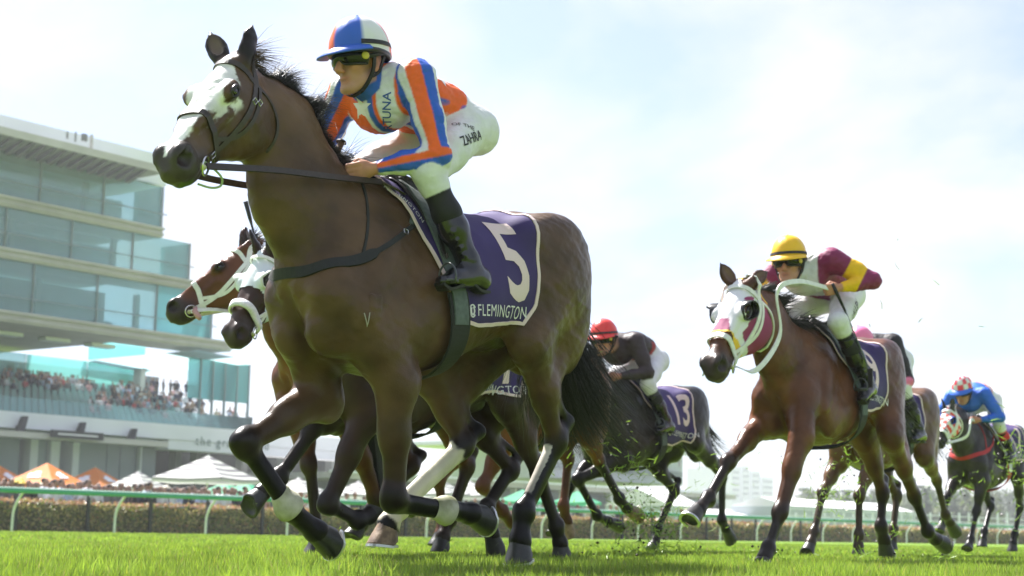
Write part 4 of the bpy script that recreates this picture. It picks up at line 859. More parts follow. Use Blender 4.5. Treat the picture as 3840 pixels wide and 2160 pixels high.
def bridle(B,H,fr,label,matn,reins=None,nose_u=.375,noseband=True,wid=.016,nosew=.024,cheek2=True,nosem=None,group=None,name='bridle',detail=True,off=.002):
    P=H.P; band=lambda B_,p_,w_,th=.004,n=6,off=off: globals()['band'](B_,p_,w_,th,n,off); t=thing(name,label,'bridle',M=fr.mat(),group=group); mt=M[matn]; wid*=H.k; nosew*=H.k
    band(B,[P(.045,-.10,-.03),P(.05,-.075,.045),P(.06,0,.075),P(.05,.075,.045),P(.045,.10,-.03)],wid,n=7).put('browband',mt,t)
    band(B,[P(.045,-.10,-.03),P(.0,-.09,.0),P(-.035,-.05,.04),P(-.04,0,.06),P(-.035,.05,.04),P(.0,.09,.0),P(.045,.10,-.03)],wid*1.2).put('headpiece',mt,t)
    for s in (1,-1):
        band(B,[P(.045,s*.10,-.03),P(.16,s*.10,-.075),P(.28,s*.075,-.105),P(.38,s*.06,-.11),P(.455,s*.06,-.105)],wid).put('cheekpiece',mt,t)
        if cheek2:
            band(B,[P(.04,s*.10,-.055),P(.15,s*.10,-.105),P(.26,s*.075,-.125),P(nose_u+.005,s*.06,-.075)],wid*.8).put('cheekpiece',mt,t)
        if detail:
            for (u,w,v) in ((.12,.10,-.065),(.10,.1,-.085),(.40,.06,-.112)):
                q,g=B.snap(P(u,s*w,v),.006); c=q[0]; m=MB(); a=axes(g[0],H.u); hb=.011*H.k
                m.tube([c+a@V(x*hb,y*hb*.8,0) for x,y in ((1,1),(1,-1),(-1,-1),(-1,1))],.0022*H.k,6,closed=True); m.put('buckle',M['steel'],t)
        # bit: ring and mouthpiece
        q,g=B.snap(P(.478,s*.06,-.100),.012); c=q[0]; a=axes(g[0]*.9+V(0,0,.1),H.u); r=.034*H.k; m=MB()
        m.tube([c+a@V(math.cos(z)*r,math.sin(z)*r,0) for z in np.linspace(0,2*math.pi,20)[:-1]],.004*H.k,8,closed=True); m.put('bit_ring',M['steel'],t,True)
        m=MB(); m.tube([c-g[0]*.03,c-g[0]*.005+H.u*.012,c+H.u*.016+g[0]*.004],[.010*H.k,.012*H.k,.009*H.k],10); m.put('bit_mouthpiece',M['rubber'],t,True)
    if noseband:
        u=nose_u; pp=[P(u+.03,-.02,-.15),P(u+.03,-.06,-.10),P(u+.005,-.06,-.03),P(u-.005,-.035,.03),P(u-.008,0,.045),P(u-.005,.035,.03),P(u+.005,.06,-.03),P(u+.03,.06,-.10),P(u+.03,.02,-.15)]
        (band(B,pp,nosew,.009 if nosem else .005,n=6,off=max(.003,off))).put('noseband',M[nosem] if nosem else mt,t,bool(nosem))
    band(B,[P(.045,-.10,-.03),P(.025,-.095,-.14),P(.06,-.06,-.25),P(.07,0,-.27),P(.06,.06,-.25),P(.025,.095,-.14),P(.045,.10,-.03)],wid*.6).put('throatlatch',mt,t)
    return t
# ---------------------------------------------------------------- tack and lettering
def side_map(B,s0,z0,side,off,rot=0.,sx=1.,sy=1.,shear=0.):
    """text plane -> flank: x runs from head to tail on the left side"""
    def f(v):
        x=v[:,0]*sx+shear*v[:,1]; y=v[:,1]*sy; c,s=math.cos(rot),math.sin(rot); x,y=x*c-y*s,x*s+y*c
        o=np.stack([s0-side*x,np.full(len(x),side*.9),z0+y+.25],1); d=np.tile(V(0,-side,-.28),(len(x),1)); return B.hit(o,d,off=off)
    return f
def drape(B,s,th,zc=1.22,off=.012,dz=0.):
    s=np.asarray(s,float); th=np.asarray(th,float); d=np.stack([0*s,np.sin(th),np.cos(th)],-1); o=np.stack([s,0*s,0*s+zc+dz],-1)
    p,ok=B.hit((o+d*.75).reshape(-1,3),(-d).reshape(-1,3),off=off); return p.reshape(*s.shape,3)
def sheet(B,sf,sb,tm,n=22,m=30,off=.012,dz=0.,sides=(1,-1),th0=None,ripple=0.):
    """a cloth lying over the back: sf(t), sb(t) front and back edge, t=0 at the spine and 1 at the hem; tm(u) hem angle in rad"""
    vs=[];fs=[];b=0; 
    for sd in sides:
        T,U=np.meshgrid(np.linspace(0,1,m),np.linspace(0,1,n),indexing='ij'); 
        tmx=tm(U); TH=T*tmx; S=sf(T)*(1-U)+sb(T)*U
        p=drape(B,S,TH*sd,off=off,dz=dz)
        if ripple: p[...,1]+=sd*ripple*T**2*np.sin(U*9+T*2)*1.
        vs.append(p.reshape(-1,3)); i=np.arange(m*n).reshape(m,n); q=np.stack([i[:-1,:-1],i[:-1,1:],i[1:,1:],i[1:,:-1]],-1).reshape(-1,4); 
        if sd<0: q=q[:,::-1]
        fs.append(q+b); b+=m*n
    return np.concatenate(vs),np.concatenate(fs),(m,n)
def solid(o,th): 
    md=o.modifiers.new('thickness','SOLIDIFY'); md.thickness=th; md.offset=-1; return o
lin=lambda xs,ys: (lambda t: np.interp(t,xs,ys))
def saddlery(B,fr,who,num,dz=0.,pad='pad_grey',under=None,girth='elastic_black',group=None,numpos=(-.60,1.36),numsize=.36,wordpos=(-.60,1.165),word=True,
             front=None,back=None,hem=None,res=1.,sides=(1,-1),numk={},wordk={},breast=True,irons=None):
    tk=dict(M=fr.mat(),group=group)
    lab=lambda a: a%who
    front=front or ([0,.3,.6,1],[.05,-.02,-.16,-.20]); back=back or ([0,.4,.8,1],[-.74,-.80,-.86,-.84]); hem=hem or ([0,.25,.6,1],[1.62,1.72,1.62,1.60])
    sf,sb,tm=lin(*front),lin(*back),lin(*hem); t=thing('saddle_cloth',lab('purple numbered saddle cloth with pale edging on the %s'),'saddle cloth',**tk)
    n,m=int(24*res)+6,int(26*res)+6
    v,f,(mm,nn)=sheet(B,sf,sb,tm,n,m,.012,dz); v=v+B.grad(v)*(.0022*vn(v*V(1.6,1,.5),15,3)+.0018*vn(v*V(1.2,1,.3),34,4))[:,None]; solid(put('cloth',v,f,M['cloth_purple'],t,True),.004)
    # edging: front, hem and back of each side
    for k,sd in enumerate((1,-1)):
        g=v[k*mm*nn:(k+1)*mm*nn].reshape(mm,nn,3)
        path=np.concatenate([g[:,0],g[-1,1:],g[-2::-1,-1]]); nor=B.grad(path); e=MB()
        # pull the band inwards so that its outer edge is the edge of the cloth
        e.strap(path+nor*.006,nor,.017,.002); e.put('edging',M['trim_pink'],t)
    if num:
        for sd in sides:
            lettering('number',num,numsize,side_map(B,numpos[0],numpos[1]+dz,sd,.019,**numk),'trim_pink',t,bold=.018)
            if word:
                lettering('word',"FLEMINGTON",.070,side_map(B,wordpos[0],wordpos[1]+dz,sd,.019,**wordk),'print_white',t,bold=.0,space=1.10)
                e=MB(); cc=[];
                u=.19*sd
                for rr,a0,a1 in ((.026,.5,5.6),(.016,2.2,7.6)):
                    qs=np.linspace(a0,a1,12); pts=np.stack([rr*np.cos(qs)*.8,rr*np.sin(qs)],1); pts[:,0]-=.27
                    P,ok=side_map(B,wordpos[0],wordpos[1]+dz,sd,.019,**wordk)(pts); e.strap(P,B.grad(P),.006,.001)
                e.put('club_emblem',M['print_white'],t)
    # the saddle: small seat, flaps, leathers, irons
    t=thing('saddle',lab('small black racing saddle strapped on the %s'),'saddle',**tk)
    v,f,_=sheet(B,lin([0,.4,1],[-.02,-.06,-.13]),lin([0,.5,1],[-.40,-.34,-.25]),lin([0,1],[1.12,1.12]),12,16,.020,dz); q=v.copy(); solid(put('flap',v,f,M['leather'],t,True),.006)
    m_=MB(); pts=[V(-.03,0,1.70+dz),V(-.12,0,1.665+dz),V(-.25,0,1.650+dz),V(-.36,0,1.675+dz),V(-.40,0,1.70+dz)]
    pts=[p*V(1,1,0)+V(0,0,max(p[2]-.02,drape(B,[p[0]],[0.],off=.035,dz=dz)[0][2])) for p in pts]
    m_.tube(cat(pts,4),[.03,.034,.04,.046,.055,.06,.065,.07,.072,.075,.078,.08,.08,.078,.074,.06,.03][:len(cat(pts,4))],12,flat=.35,up=V(0,1,0)); m_.put('seat',M['leather'],t,True)
    irons=irons or {}
    for sd in (1,-1):
        ir=irons.get(sd,V(-.05,sd*.36,1.19+dz)); 
        st=drape(B,[-.13],[sd*.75],off=.03,dz=dz)[0]; e=MB(); mid=(st+ir)/2+V(0,sd*.012,0); P=np.array(cat([st,mid,ir+V(0,0,.12)],6)); e.strap(P,np.tile(V(0,sd,.1),(len(P),1)),.022,.004); e.put('stirrup_leather',M['leather'],t)
        e=MB(); R=[(math.cos(a)*.052,math.sin(a)*.070) for a in np.linspace(-.5,math.pi+.5,15)]; 
        e.tube([ir+V(0,x*.95,.03+z*.8) for x,z in R],.0045,8,closed=True); e.box(ir+V(0,0,.012),(.045,.085,.010)); e.put('stirrup_iron',M['iron'],t,True)
    # girth and overgirth
    t=thing('girth',lab('elastic girth and surcingle round the %s'),'girth',**tk)
    for nm,mt,w,s0,s1,t0,t1,off in (('surcingle',pad,.078,-.10,-.165,.02,1.98,.030),('girth_strap',girth,.11,-.150,-.215,1.60,math.pi,.024)):
        for sd in (1,-1):
            th=np.linspace(t0,t1,26); S=np.interp(th,[t0,t1],[s0,s1]); P=drape(B,S,th*sd,zc=1.18,off=off,dz=dz); e=MB(); e.strap(P,B.grad(P),w,.005); e.put(nm,M[mt],t)
    if under:
        t=thing('saddle_pad',lab('plain pad showing under the saddle cloth of the %s'),'saddle pad',**tk)
        v,f,_=sheet(B,lin([0,.4,.75,1],[-.02,-.08,-.15,-.19]),lin([0,1],[-.26,-.26]),lin([0,.4,1],[1.72,1.95,1.9]),12,22,.007,dz); solid(put('pad',v,f,M[under],t,True),.004)
def rein_set(B,H,fr,label,matn,pL,pR,w=.020,loop=True,mids=None,group=None,slack=.0):
    """two reins from the bit rings to the hands, joined in a loop behind them"""
    t=thing('reins',label,'reins',M=fr.mat(),group=group)
    for s,p in ((1,pL),(-1,pR)):
        q,g=B.snap(H.P(.478,s*.06,-.100),.016); a=q[0]; pts=[a]+[V(*m)*V(1,s,1) for m in (mids or [])]+[V(*p)]
        if not mids: pts.insert(1,a*.5+V(*p)*.5+V(0,s*.03,-slack))
        P=np.array(cat(pts,9)); d=B.ev(P)-.012; i=d<0
        if i.any(): P[i]-=B.grad(P[i])*d[i][:,None]
        m=MB(); m.strap(P,np.tile(nrm(V(-.1,s,.35)),(len(P),1)),w,.004); m.put('rein',M[matn],t)
    if loop:
        a,b=V(*pL),V(*pR); m=MB(); P=cat([a,a+V(-.10,.02,-.03),(a+b)/2+V(-.24,0,-.01),b+V(-.10,-.02,-.03),b],7); m.strap(P,[V(0,0,1)+V(0,.6,0)*(1 if p[1]>0 else -1) for p in P],w,.004); m.put('rein_loop',M[matn],t)
    return t
def breastplate(B,fr,label,dz=0.,matn='elastic_black',group=None,z0=1.24,sp=.455):
    t=thing('breastplate',label,'breastplate',M=fr.mat(),group=group)
    pts=[V(-.10,.24,1.52+dz),V(.08,.27,1.40+dz),V(.24,.26,z0+.07+dz),V(.36,.21,z0+dz),V(sp,.10,z0-.045+dz),V(sp+.02,0,z0-.05+dz),V(sp,-.10,z0-.045+dz),V(.36,-.21,z0+dz),V(.24,-.26,z0+.07+dz),V(.08,-.27,1.40+dz),V(-.10,-.24,1.52+dz)]
    w=[.020]*14+[.03]*6+[.046]*20+[.03]*6+[.020]*14; n=6; L=(len(pts)-1)*n+1; w=[.022 if abs(i-L/2)>L*.30 else .046 for i in range(L)]
    band(B,pts,w,.006,n=n).put('breast_strap',M[matn],t)
    for sd in (1,-1):
        band(B,[V(.30,sd*.24,z0+.05+dz),V(.25,sd*.22,1.42+dz),V(.20,sd*.15,1.58+dz),V(.17,sd*.02,1.70+dz)],.012,.004).put('neck_strap',M[matn],t)
        band(B,[V(-.02,sd*.26,1.47+dz),V(-.05,sd*.22,1.55+dz),V(-.08,sd*.14,1.63+dz)],.020,.006).put('keeper_strap',M['pad_grey'],t)
        q,g=B.snap(V(.06,sd*.27,1.415+dz),.012); c=q[0]; a=axes(g[0],V(1,0,0)); e=MB(); e.tube([c+a@V(x*.014,y*.009,0) for x,y in ((1,1),(1,-1),(-1,-1),(-1,1))],.0028,6,closed=True); e.put('buckle',M['steel'],t)
# ---------------------------------------------------------------- jockeys
SKIN=V(.47,.245,.165); WHITE=V(.68,.68,.70)
POSE0=dict(head=V(.150,0,2.155),hf=V(.93,.0,-.12),hu=V(.15,0,1),neck=V(.02,0,2.105),
 shL=V(-.015,.185,2.09),shR=V(.05,-.185,2.08),elL=V(-.035,.305,1.735),elR=V(.10,-.33,1.79),haL=V(.225,.08,1.650),haR=V(.225,-.08,1.665),
 chest=V(-.08,0,2.055),waist=V(-.33,0,2.055),hip=V(-.43,0,1.985),kneeL=V(-.02,.265,1.665),kneeR=V(.05,-.265,1.66),anL=V(-.205,.335,1.30),anR=V(-.205,-.335,1.30),toeL=V(-.04,.345,1.20),toeR=V(-.04,-.345,1.20))
def jockey_body(ps,sleeve,torso,breech=WHITE,glove=None,collar=None,sock=(.015,.015,.016),fat=1.):
    B=Body(); tags=[]; p=ps; L=V(0,1,0)
    def bone(tag,*a,**k): B.bone(*a,**k); tags.append(tag)
    def ell(tag,*a,**k): B.ell(*a,**k); tags.append(tag)
    f=nrm(p['hf']); u=nrm(p['hu']-f*(f@p['hu'])); l=np.cross(u,f); A=np.array([f,l,u]).T; h=p['head']; hs=p.get('hs',1.08); H=lambda x,y,z: h+A@(V(x,y,z)*hs)
    ch,wa,hi=p['chest'],p['waist'],p['hip']; nk=p['neck']
    bone('torso',(p['shL']+p['shR'])/2+V(-.03,0,-.02),ch*.5+wa*.5,.115,.118,1.50,1.25,n=L,k=.05,col=torso)
    bone('torso',ch*.5+wa*.5,wa,.118,.112,1.25,1.28,n=L,k=.05,col=torso)
    bone('torso',p['shL']+V(-.02,-.03,0),p['shR']+V(-.02,.03,0),.075,.075,k=.05,col=torso)
    ell('torso',(p['shL']+p['shR'])/2+V(-.01,0,-.10),(.11,.150,.11),None,.06,col=torso)
    ell('hips',hi,(.135,.165,.13),axes(V(-.3,0,1)),.05,col=breech)
    ell('hips',hi+V(-.085,.075,-.01),(.105,.095,.11),None,.05,col=breech); ell('hips',hi+V(-.085,-.075,-.01),(.105,.095,.11),None,.05,col=breech)
    bone('hips',wa,hi,.108,.13,1.28,1.2,n=L,k=.03,col=breech)
    # head and neck
    bone('neck',nk+V(-.03,0,-.01),H(-.03,0,-.06),.068,.058,k=.04,col=SKIN if collar is None else collar)
    ell('skin',H(-.005,0,.03),np.array((.094,.074,.10))*hs,A,.02,col=SKIN); ell('skin',H(.030,0,-.065),np.array((.060,.054,.062))*hs,A,.03,col=SKIN)
    ell('skin',H(.072,0,-.112),np.array((.022,.026,.020))*hs,A,.02,col=SKIN); bone('skin',H(-.005,.055,-.07),H(.065,.024,-.112),.022,.018,k=.02,col=SKIN); bone('skin',H(-.005,-.055,-.07),H(.065,-.024,-.112),.022,.018,k=.02,col=SKIN)
    for s in (1,-1):
        ell('skin',H(.058,s*.043,-.028),np.array((.026,.022,.02))*hs,A,.025,col=SKIN*V(1.05,.9,.85)); ell('skin',H(.074,s*.032,.028),np.array((.022,.03,.012))*hs,A,.015,col=SKIN)
        ell('skin',H(-.010,s*.078,-.018),np.array((.022,.010,.034))*hs,A,.008,col=SKIN*V(1.05,.85,.8)); B.ell(H(-.004,s*.088,-.014),np.array((.011,.006,.019))*hs,A,.006,'s',col=SKIN*.6); tags.append('skin')
        ell('skin',H(.104,s*.013,-.048),np.array((.010,.009,.008))*hs,A,.008,col=SKIN*V(1.05,.85,.8))
        B.ell(H(.083,s*.034,.004),np.array((.013,.018,.010))*hs,A,.012,'s',col=SKIN*.8); tags.append('skin')
    bone('skin',H(.088,0,.010),H(.116,0,-.040),.012,.016,k=.012,col=SKIN*V(1.04,.9,.85))
    ell('skin',H(.082,0,-.074),np.array((.012,.026,.007))*hs,A,.010,col=SKIN*V(.95,.65,.62)); ell('skin',H(.079,0,-.088),np.array((.011,.022,.008))*hs,A,.010,col=SKIN*V(.95,.68,.65))
    B.bone(H(.094,-.024,-.081),H(.094,.024,-.081),.003,.003,k=.005,op='s',col=SKIN*.4); tags.append('skin')
    if collar is not None: bone('collar',nk+V(-.01,0,-.012),H(-.025,0,-.085),.086,.074,k=.012,col=collar)
    # arms
    for s,q in ((1,'L'),(-1,'R')):
        sh,el,ha=p['sh'+q],p['el'+q],p['ha'+q]; wr=ha+nrm(el-ha)*.085; m=el*.55+sh*.45
        bone('arm'+q,sh,m,.080,.066,k=.05,col=sleeve); bone('arm'+q,m,el,.066,.053,k=.03,col=sleeve); bone('arm'+q,el,el*.45+wr*.55,.053,.048,k=.03,col=sleeve)
        bone('arm'+q,el*.45+wr*.55,wr+nrm(el-wr)*.03,.045,.035,k=.02,col=sleeve)
        g=SKIN*V(1,.88,.85) if glove is None else V(*glove); d=nrm(ha-wr); bone('hand',wr+nrm(el-wr)*.04,wr+d*.03,.027,.028,k=.008,col=g)
        side=V(0,-s,0); dn=nrm(np.cross(d,side)); dn=dn if dn[2]<0 else -dn; sd=nrm(np.cross(dn,d)); sd=sd if sd@V(0,s,0)>0 else -sd
        # closed fist: thumb on top, knuckles forward
        ell('hand',wr+d*.055,(.046,.024,.040),np.array([d,sd,-dn]).T,.015,col=g)
        for i in range(4):
            b=wr+d*(.088-.006*abs(i-1.2))+dn*(-.030+.020*i)+sd*.012; r=.0115-.0008*i
            k1=b+d*.030-sd*.008; k2=k1-sd*.030-d*.004; k3=k2-d*.030+sd*.004
            bone('hand',b-d*.02,k1,r*1.1,r*1.05,k=.004,col=g); bone('hand',k1,k2,r*1.05,r,k=.004,col=g); bone('hand',k2,k3,r,r*.85,k=.004,col=g)
        tb=wr+d*.035-dn*.036; bone('hand',tb+dn*.01,tb+d*.03-dn*.008-sd*.012,.015,.013,k=.008,col=g); bone('hand',tb+d*.03-dn*.008-sd*.012,tb+d*.058+dn*.004-sd*.022,.013,.010,k=.004,col=g)
        # legs
        kn,an,to=p['knee'+q],p['an'+q],p['toe'+q]; hj=hi+V(.03,s*.10,-.04)
        bone('thigh',hj,hj*.5+kn*.5,.106,.090,k=.05,col=breech); bone('thigh',hj*.5+kn*.5,kn,.090,.067,k=.03,col=breech)
        cut=kn+(an-kn)*.14; bone('thigh',kn,cut,.069,.066,k=.02,col=breech)
        bone('shin',cut,kn+(an-kn)*.45,.056,.060,k=.012,col=np.array(sock)); bone('shin',kn+(an-kn)*.45,an,.058,.040,k=.03,col=np.array(sock)); 
    B.tags=tags; B.headA=(h,A*hs); return B
def tag_of(B,P,among):
    best=np.full(len(P),9.); out=np.full(len(P),'',object)
    for (fn,lo,hi,k,op,col),t in zip(B.p,B.tags):
        if op!='u': continue
        m=np.all((P>lo-.06)&(P<hi+.06),1); i=np.nonzero(m)[0]
        if len(i)==0: continue
        e=fn(P[i]); b=e<best[i]; j=i[b]; best[j]=e[b]; out[j]=t
    return out
def hard(B,P,C,T):
    # clothing colours end cleanly instead of blending across seams
    for tg in ('torso','armL','armR','hips','thigh','shin','collar','hand'):
        cols=[c for (f,l,h,k,op,c),t in zip(B.p,B.tags) if t==tg and op=='u' and c is not None]
        if cols: C[T==tg]=cols[0]
    return C
def angles(P,a,b,ref):
    ax=nrm(b-a); r=nrm(np.asarray(ref)-ax*(np.asarray(ref)@ax)); o=np.cross(ax,r); q=P-a; return np.degrees(np.arctan2(q@o,q@r)),(q@ax)/np.linalg.norm(b-a)
def stripes(x,edges,cols):
    i=np.searchsorted(np.array(edges),x); return np.array(cols)[i]
def decal(B,fr,px,up,off=.003,sx=1.,sy=1.,shear=0.):
    o,d=fr.lray(*px); c,ok=B.hit(o,d); o2,d2=fr.lray(px[0]+up[0],px[1]+up[1]); c2,ok2=B.hit(o2,d2); c=c[0]; n=B.grad(np.array([c]),.02)[0]; u=c2[0]-c; u=nrm(u-n*(u@n)); r=np.cross(u,n)
    def f(v):
        x=v[:,0]*sx+shear*v[:,1]; y=v[:,1]*sy; O=c+n*.07+x[:,None]*r+y[:,None]*u; return B.hit(O,np.tile(-n,(len(v),1)),off=off)
    return f
def shape_decal(name,pts,mapf,matn,parent):
    p=np.array(pts,float); c=p.mean(0); n=len(p); R=[c]; 
    vs=[c]; fs=[]; m=4
    for i in range(1,m+1): vs+=list(c+(p-c)*i/m)
    for j in range(n): fs.append((0,1+j,1+(j+1)%n))
    for i in range(m-1):
        for j in range(n): fs.append((1+i*n+j,1+(i+1)*n+j,1+(i+1)*n+(j+1)%n,1+i*n+(j+1)%n))
    P,ok=mapf(np.array(vs)); fs=[q for q in fs if all(ok[i] for i in q) and max(np.linalg.norm(P[q[0]]-P[i]) for i in q)<.05]; return put(name,P,fs,M[matn],parent)
STAR=[(math.sin(i*math.pi/5)*(1 if i%2==0 else .42),math.cos(i*math.pi/5)*(1 if i%2==0 else .42)) for i in range(10)]
def helmet(B,parent,colf,peak,band=None,strap=True,lift=.0,goggle='goggle',disc=True,peakcol=None,pom=None,bandfrom=0.):
    h,A=B.headA; H=lambda x,y,z: h+A@V(x,y,z)
    n,m=40,16; vs=[];cs=[];fs=[]
    for i in range(m+1):
        ph=math.pi/2*i/m
        for j in range(n):
            a=2*math.pi*j/n; r=math.cos(ph)**.85; x=(.128 if math.cos(a)>0 else .138)*r*math.cos(a)-.006; y=.112*r*math.sin(a); z=.045+.140*math.sin(ph)-(.018 if i==0 else 0)-.012*math.cos(a)*(1-i/m)*-1*(1 if math.cos(a)<0 else .2)
            w=.0025*math.sin(a*9+ph*6)*math.cos(ph)
            vs.append(H(x*(1+w*4),y*(1+w*4),z+w)); cs.append(colf(a,ph,x,y,z))
    for i in range(m):
        for j in range(n): fs.append((i*n+j,i*n+(j+1)%n,(i+1)*n+(j+1)%n,(i+1)*n+j))
    t=put('helmet',vs,fs,M['silk'],parent,True,cols=np.array(cs)); e=MB(); e.tube([H(-.006,0,.178),H(-.006,0,.190)],[.010,.005],8); e.put('button',M[pom or 'black'],t)
    # inner shell rim
    e=MB(); e.tube([H(.124*math.cos(a)-.004,.106*math.sin(a),.030+.012*math.cos(a)*(1 if math.cos(a)<0 else .3)) for a in np.linspace(0,2*math.pi,29)[:-1]],.013,8,closed=True); e.put('helmet_shell',M['goggle'],t,True)
    # peak
    vs=[];fs=[];k=17
    for r in (0,1):
        for up in (0,1):
            for j in range(k):
                a=-1.25+2.5*j/(k-1); rr=.118+r*.062*math.cos(a*.95)**.7; vs.append(H(rr*math.cos(a)*1.0,rr*.94*math.sin(a),.050-.028*r*math.cos(a)+.016*math.cos(a)*0-up*.006-.010*r))
    for j in range(k-1): fs+=[(j,j+1,2*k+j+1,2*k+j),(k+j,3*k+j,3*k+j+1,k+j+1),(2*k+j,2*k+j+1,3*k+j+1,3*k+j)]
    put('peak',vs,fs,M['silk'],t,True,cols=np.tile(np.array(peak),(len(vs),1)))
    if band is not None:
        e=MB(); pts=[H(.131*math.cos(a)-.006,.115*math.sin(a),.062-.012*math.cos(a)*0) for a in np.linspace(bandfrom,2*math.pi-bandfrom,37)]; nn=[nrm(A@V(math.cos(a),math.sin(a),.2)) for a in np.linspace(bandfrom,2*math.pi-bandfrom,37)]
        e.strap(pts,nn,.018,.002); e.put('cap_band',M[band],t)
    # chin strap
    e=MB()
    for s in (1,-1):
        P=[H(.005,s*.098,.03),H(.008,s*.082,-.05),H(.035,s*.052,-.118),H(.045,0,-.140)]; e.strap(cat(P,5),[nrm(A@V(.1,s,-.4)) for _ in cat(P,5)],.016,.004)
        P=[H(-.055,s*.088,.02),H(-.03,s*.080,-.045),H(.008,s*.078,-.07)]; e.strap(cat(P,4),[nrm(A@V(0,s,-.2)) for _ in cat(P,4)],.012,.004)
    e.put('chin_strap',M['black'],t)
    g=bpy.data.objects.new('goggles',None); 
    # lens: a curved visor with a frame
    vs=[];fs=[];k=21
    for j in range(k):
        a=-1.12+2.24*j/(k-1); b=math.exp(-(a/.20)**2); R=.106
        for z,rr in ((.036,0),(.030,.012),(.006,.016),(-.022+.018*b,.010),(-.028+.020*b,0)): vs.append(H((R+rr)*math.cos(a)-.006,(R+rr)*.84*math.sin(a),z+.004))
    for j in range(k-1):
        for i in range(4): fs.append((j*5+i,j*5+i+1,(j+1)*5+i+1,(j+1)*5+i))
    bpy.data.objects.remove(g)
    g=put('goggles',vs,fs,M['lens'],parent,True); e=MB()
    for z0,z1 in ((.038,.038),(-.024,-.026)):
        e.tube([H(.112*math.cos(a)-.006,.112*.84*math.sin(a),(z0 if z0>0 else z0+.020*math.exp(-(a/.2)**2))) for a in np.linspace(-1.14,1.14,19)],.0055,7)
    for s in (1,-1):
        e.tube([H(.112*math.cos(1.14)-.006,s*.094*math.sin(1.14),.038),H(.112*math.cos(1.2)-.008,s*.094*math.sin(1.2),.005),H(.112*math.cos(1.14)-.006,s*.094*math.sin(1.14),-.026)],.007,7)
        P=[H(.03,s*.090,.006),H(-.03,s*.102,.022),H(-.10,s*.072,.032)]; e.strap(cat(P,4),[nrm(A@V(0,s,0)) for _ in cat(P,4)],.020,.003)
    e.put('goggle_frame',M[goggle],g,True)
    if disc:
        for s in (1,-1):
            c=H(.052,s*.092,.006); e=MB(); e.lathe([(.016,0),(.017,.003),(.014,.006)],c,16,axes(nrm(A@V(.55,s*1.,.0)))); e.put('vent_disc',M['yellow'],g,True)
    return t
def boots(ps,parent,top=.30,h=.008):
    for s,q in ((1,'L'),(-1,'R')):
        kn,an,to=ps['knee'+q],ps['an'+q],ps['toe'+q]; B=Body(); f=nrm(to-an+V(0,0,.10)); a=kn+(an-kn)*top; b=kn+(an-kn)*.62; he=an-nrm(to-an)*.02
        hl=an+V(-.075,0,-.072); 
        B.bone(a,b,.062,.062,.95,k=.01); B.bone(b,an+nrm(kn-an)*.03,.062,.048,.95,k=.03); B.ell(an,(.055,.046,.052),None,.03)
        B.bone(hl+V(0,0,.025),to*.5+an*.5+V(0,0,-.02),.044,.042,.85,k=.03); B.bone(an+V(-.03,0,-.05),to,.045,.028,1.05,1.35,n=V(0,1,0),k=.03)
        B.ell(hl,(.042,.036,.038),None,.03)
        for j in range(4): 
            t=.66+.085*j; c=kn+(an-kn)*t; B.bone(c+V(-.052,-.04,.012),c+V(.055,.04,-.012),.004,.004,k=.02)     # creases over the ankle
        B.ell(a+nrm(kn-an)*.03,(.056,.056,.03),axes(kn-an),.004,'s')
        P,F=B.mesh(h); o=put('boot',P,F,M['boot'],parent,True)
        e=MB(); pts=cat([hl+V(-.035,0,-.038),hl+V(.03,0,-.040),an+V(.03,0,-.085),to+V(-.02,0,-.030),to+V(.022,0,-.012)],4); e.strap(pts,[V(0,0,-1)]*len(pts),[.05+.03*math.sin(i/len(pts)*3) for i in range(len(pts))],.008); e.put('boot_sole',M['black'],o)
def jockey(fr,ps,label,sleeve,torso,capf,peak,paint=None,h=.008,group='jockeys riding in the race',bh=None,top=.30,bootsq=True,**k):
    hk={q:k.pop(q) for q in ('bandfrom','band','goggle','disc','pom') if q in k}
    B=jockey_body(ps,V(*sleeve),V(*torso),**k); P,F=B.mesh(h); d,C=B.ev(P,True)
    acc=0
    for j in ([(0,0,0)] if not paint else [(.33,.2,-.3),(-.35,.25,.1),(.1,-.4,.3),(-.15,-.1,-.4),(.0,.35,.4)]):
        Q=P+np.array(j)*h*1.3; T=tag_of(B,Q,None); c=hard(B,Q,C.copy(),T); acc=acc+(paint(B,Q,c,T,ps) if paint else c)/(5 if paint else 1)
    C=acc
    nn=B.grad(P,.006); T=tag_of(B,P,None); w_=np.isin(T,['torso','armL','armR','hips','thigh','collar']).astype(float); q_=P@np.array([[.8,.2,.5],[-.3,.9,.2],[-.5,-.3,.8]]); rd=1-np.abs(vn(q_*V(.55,1.3,1),26,2.)); w_=w_*np.where(np.isin(T,['hips','thigh']),.42,.85); P=P+nn*(w_*(.0060*(rd-.55)+.0022*vn(q_*V(1,.5,1.2),40,7.)))[:,None]
    t=thing('person',label,'person',M=fr.mat(),group=group); put('body',P,F,M['body'],t,True,cols=C)
    helmet(B,t,capf,peak,**hk)
    if bootsq: boots(ps,t,top,bh or h)
    return B,t
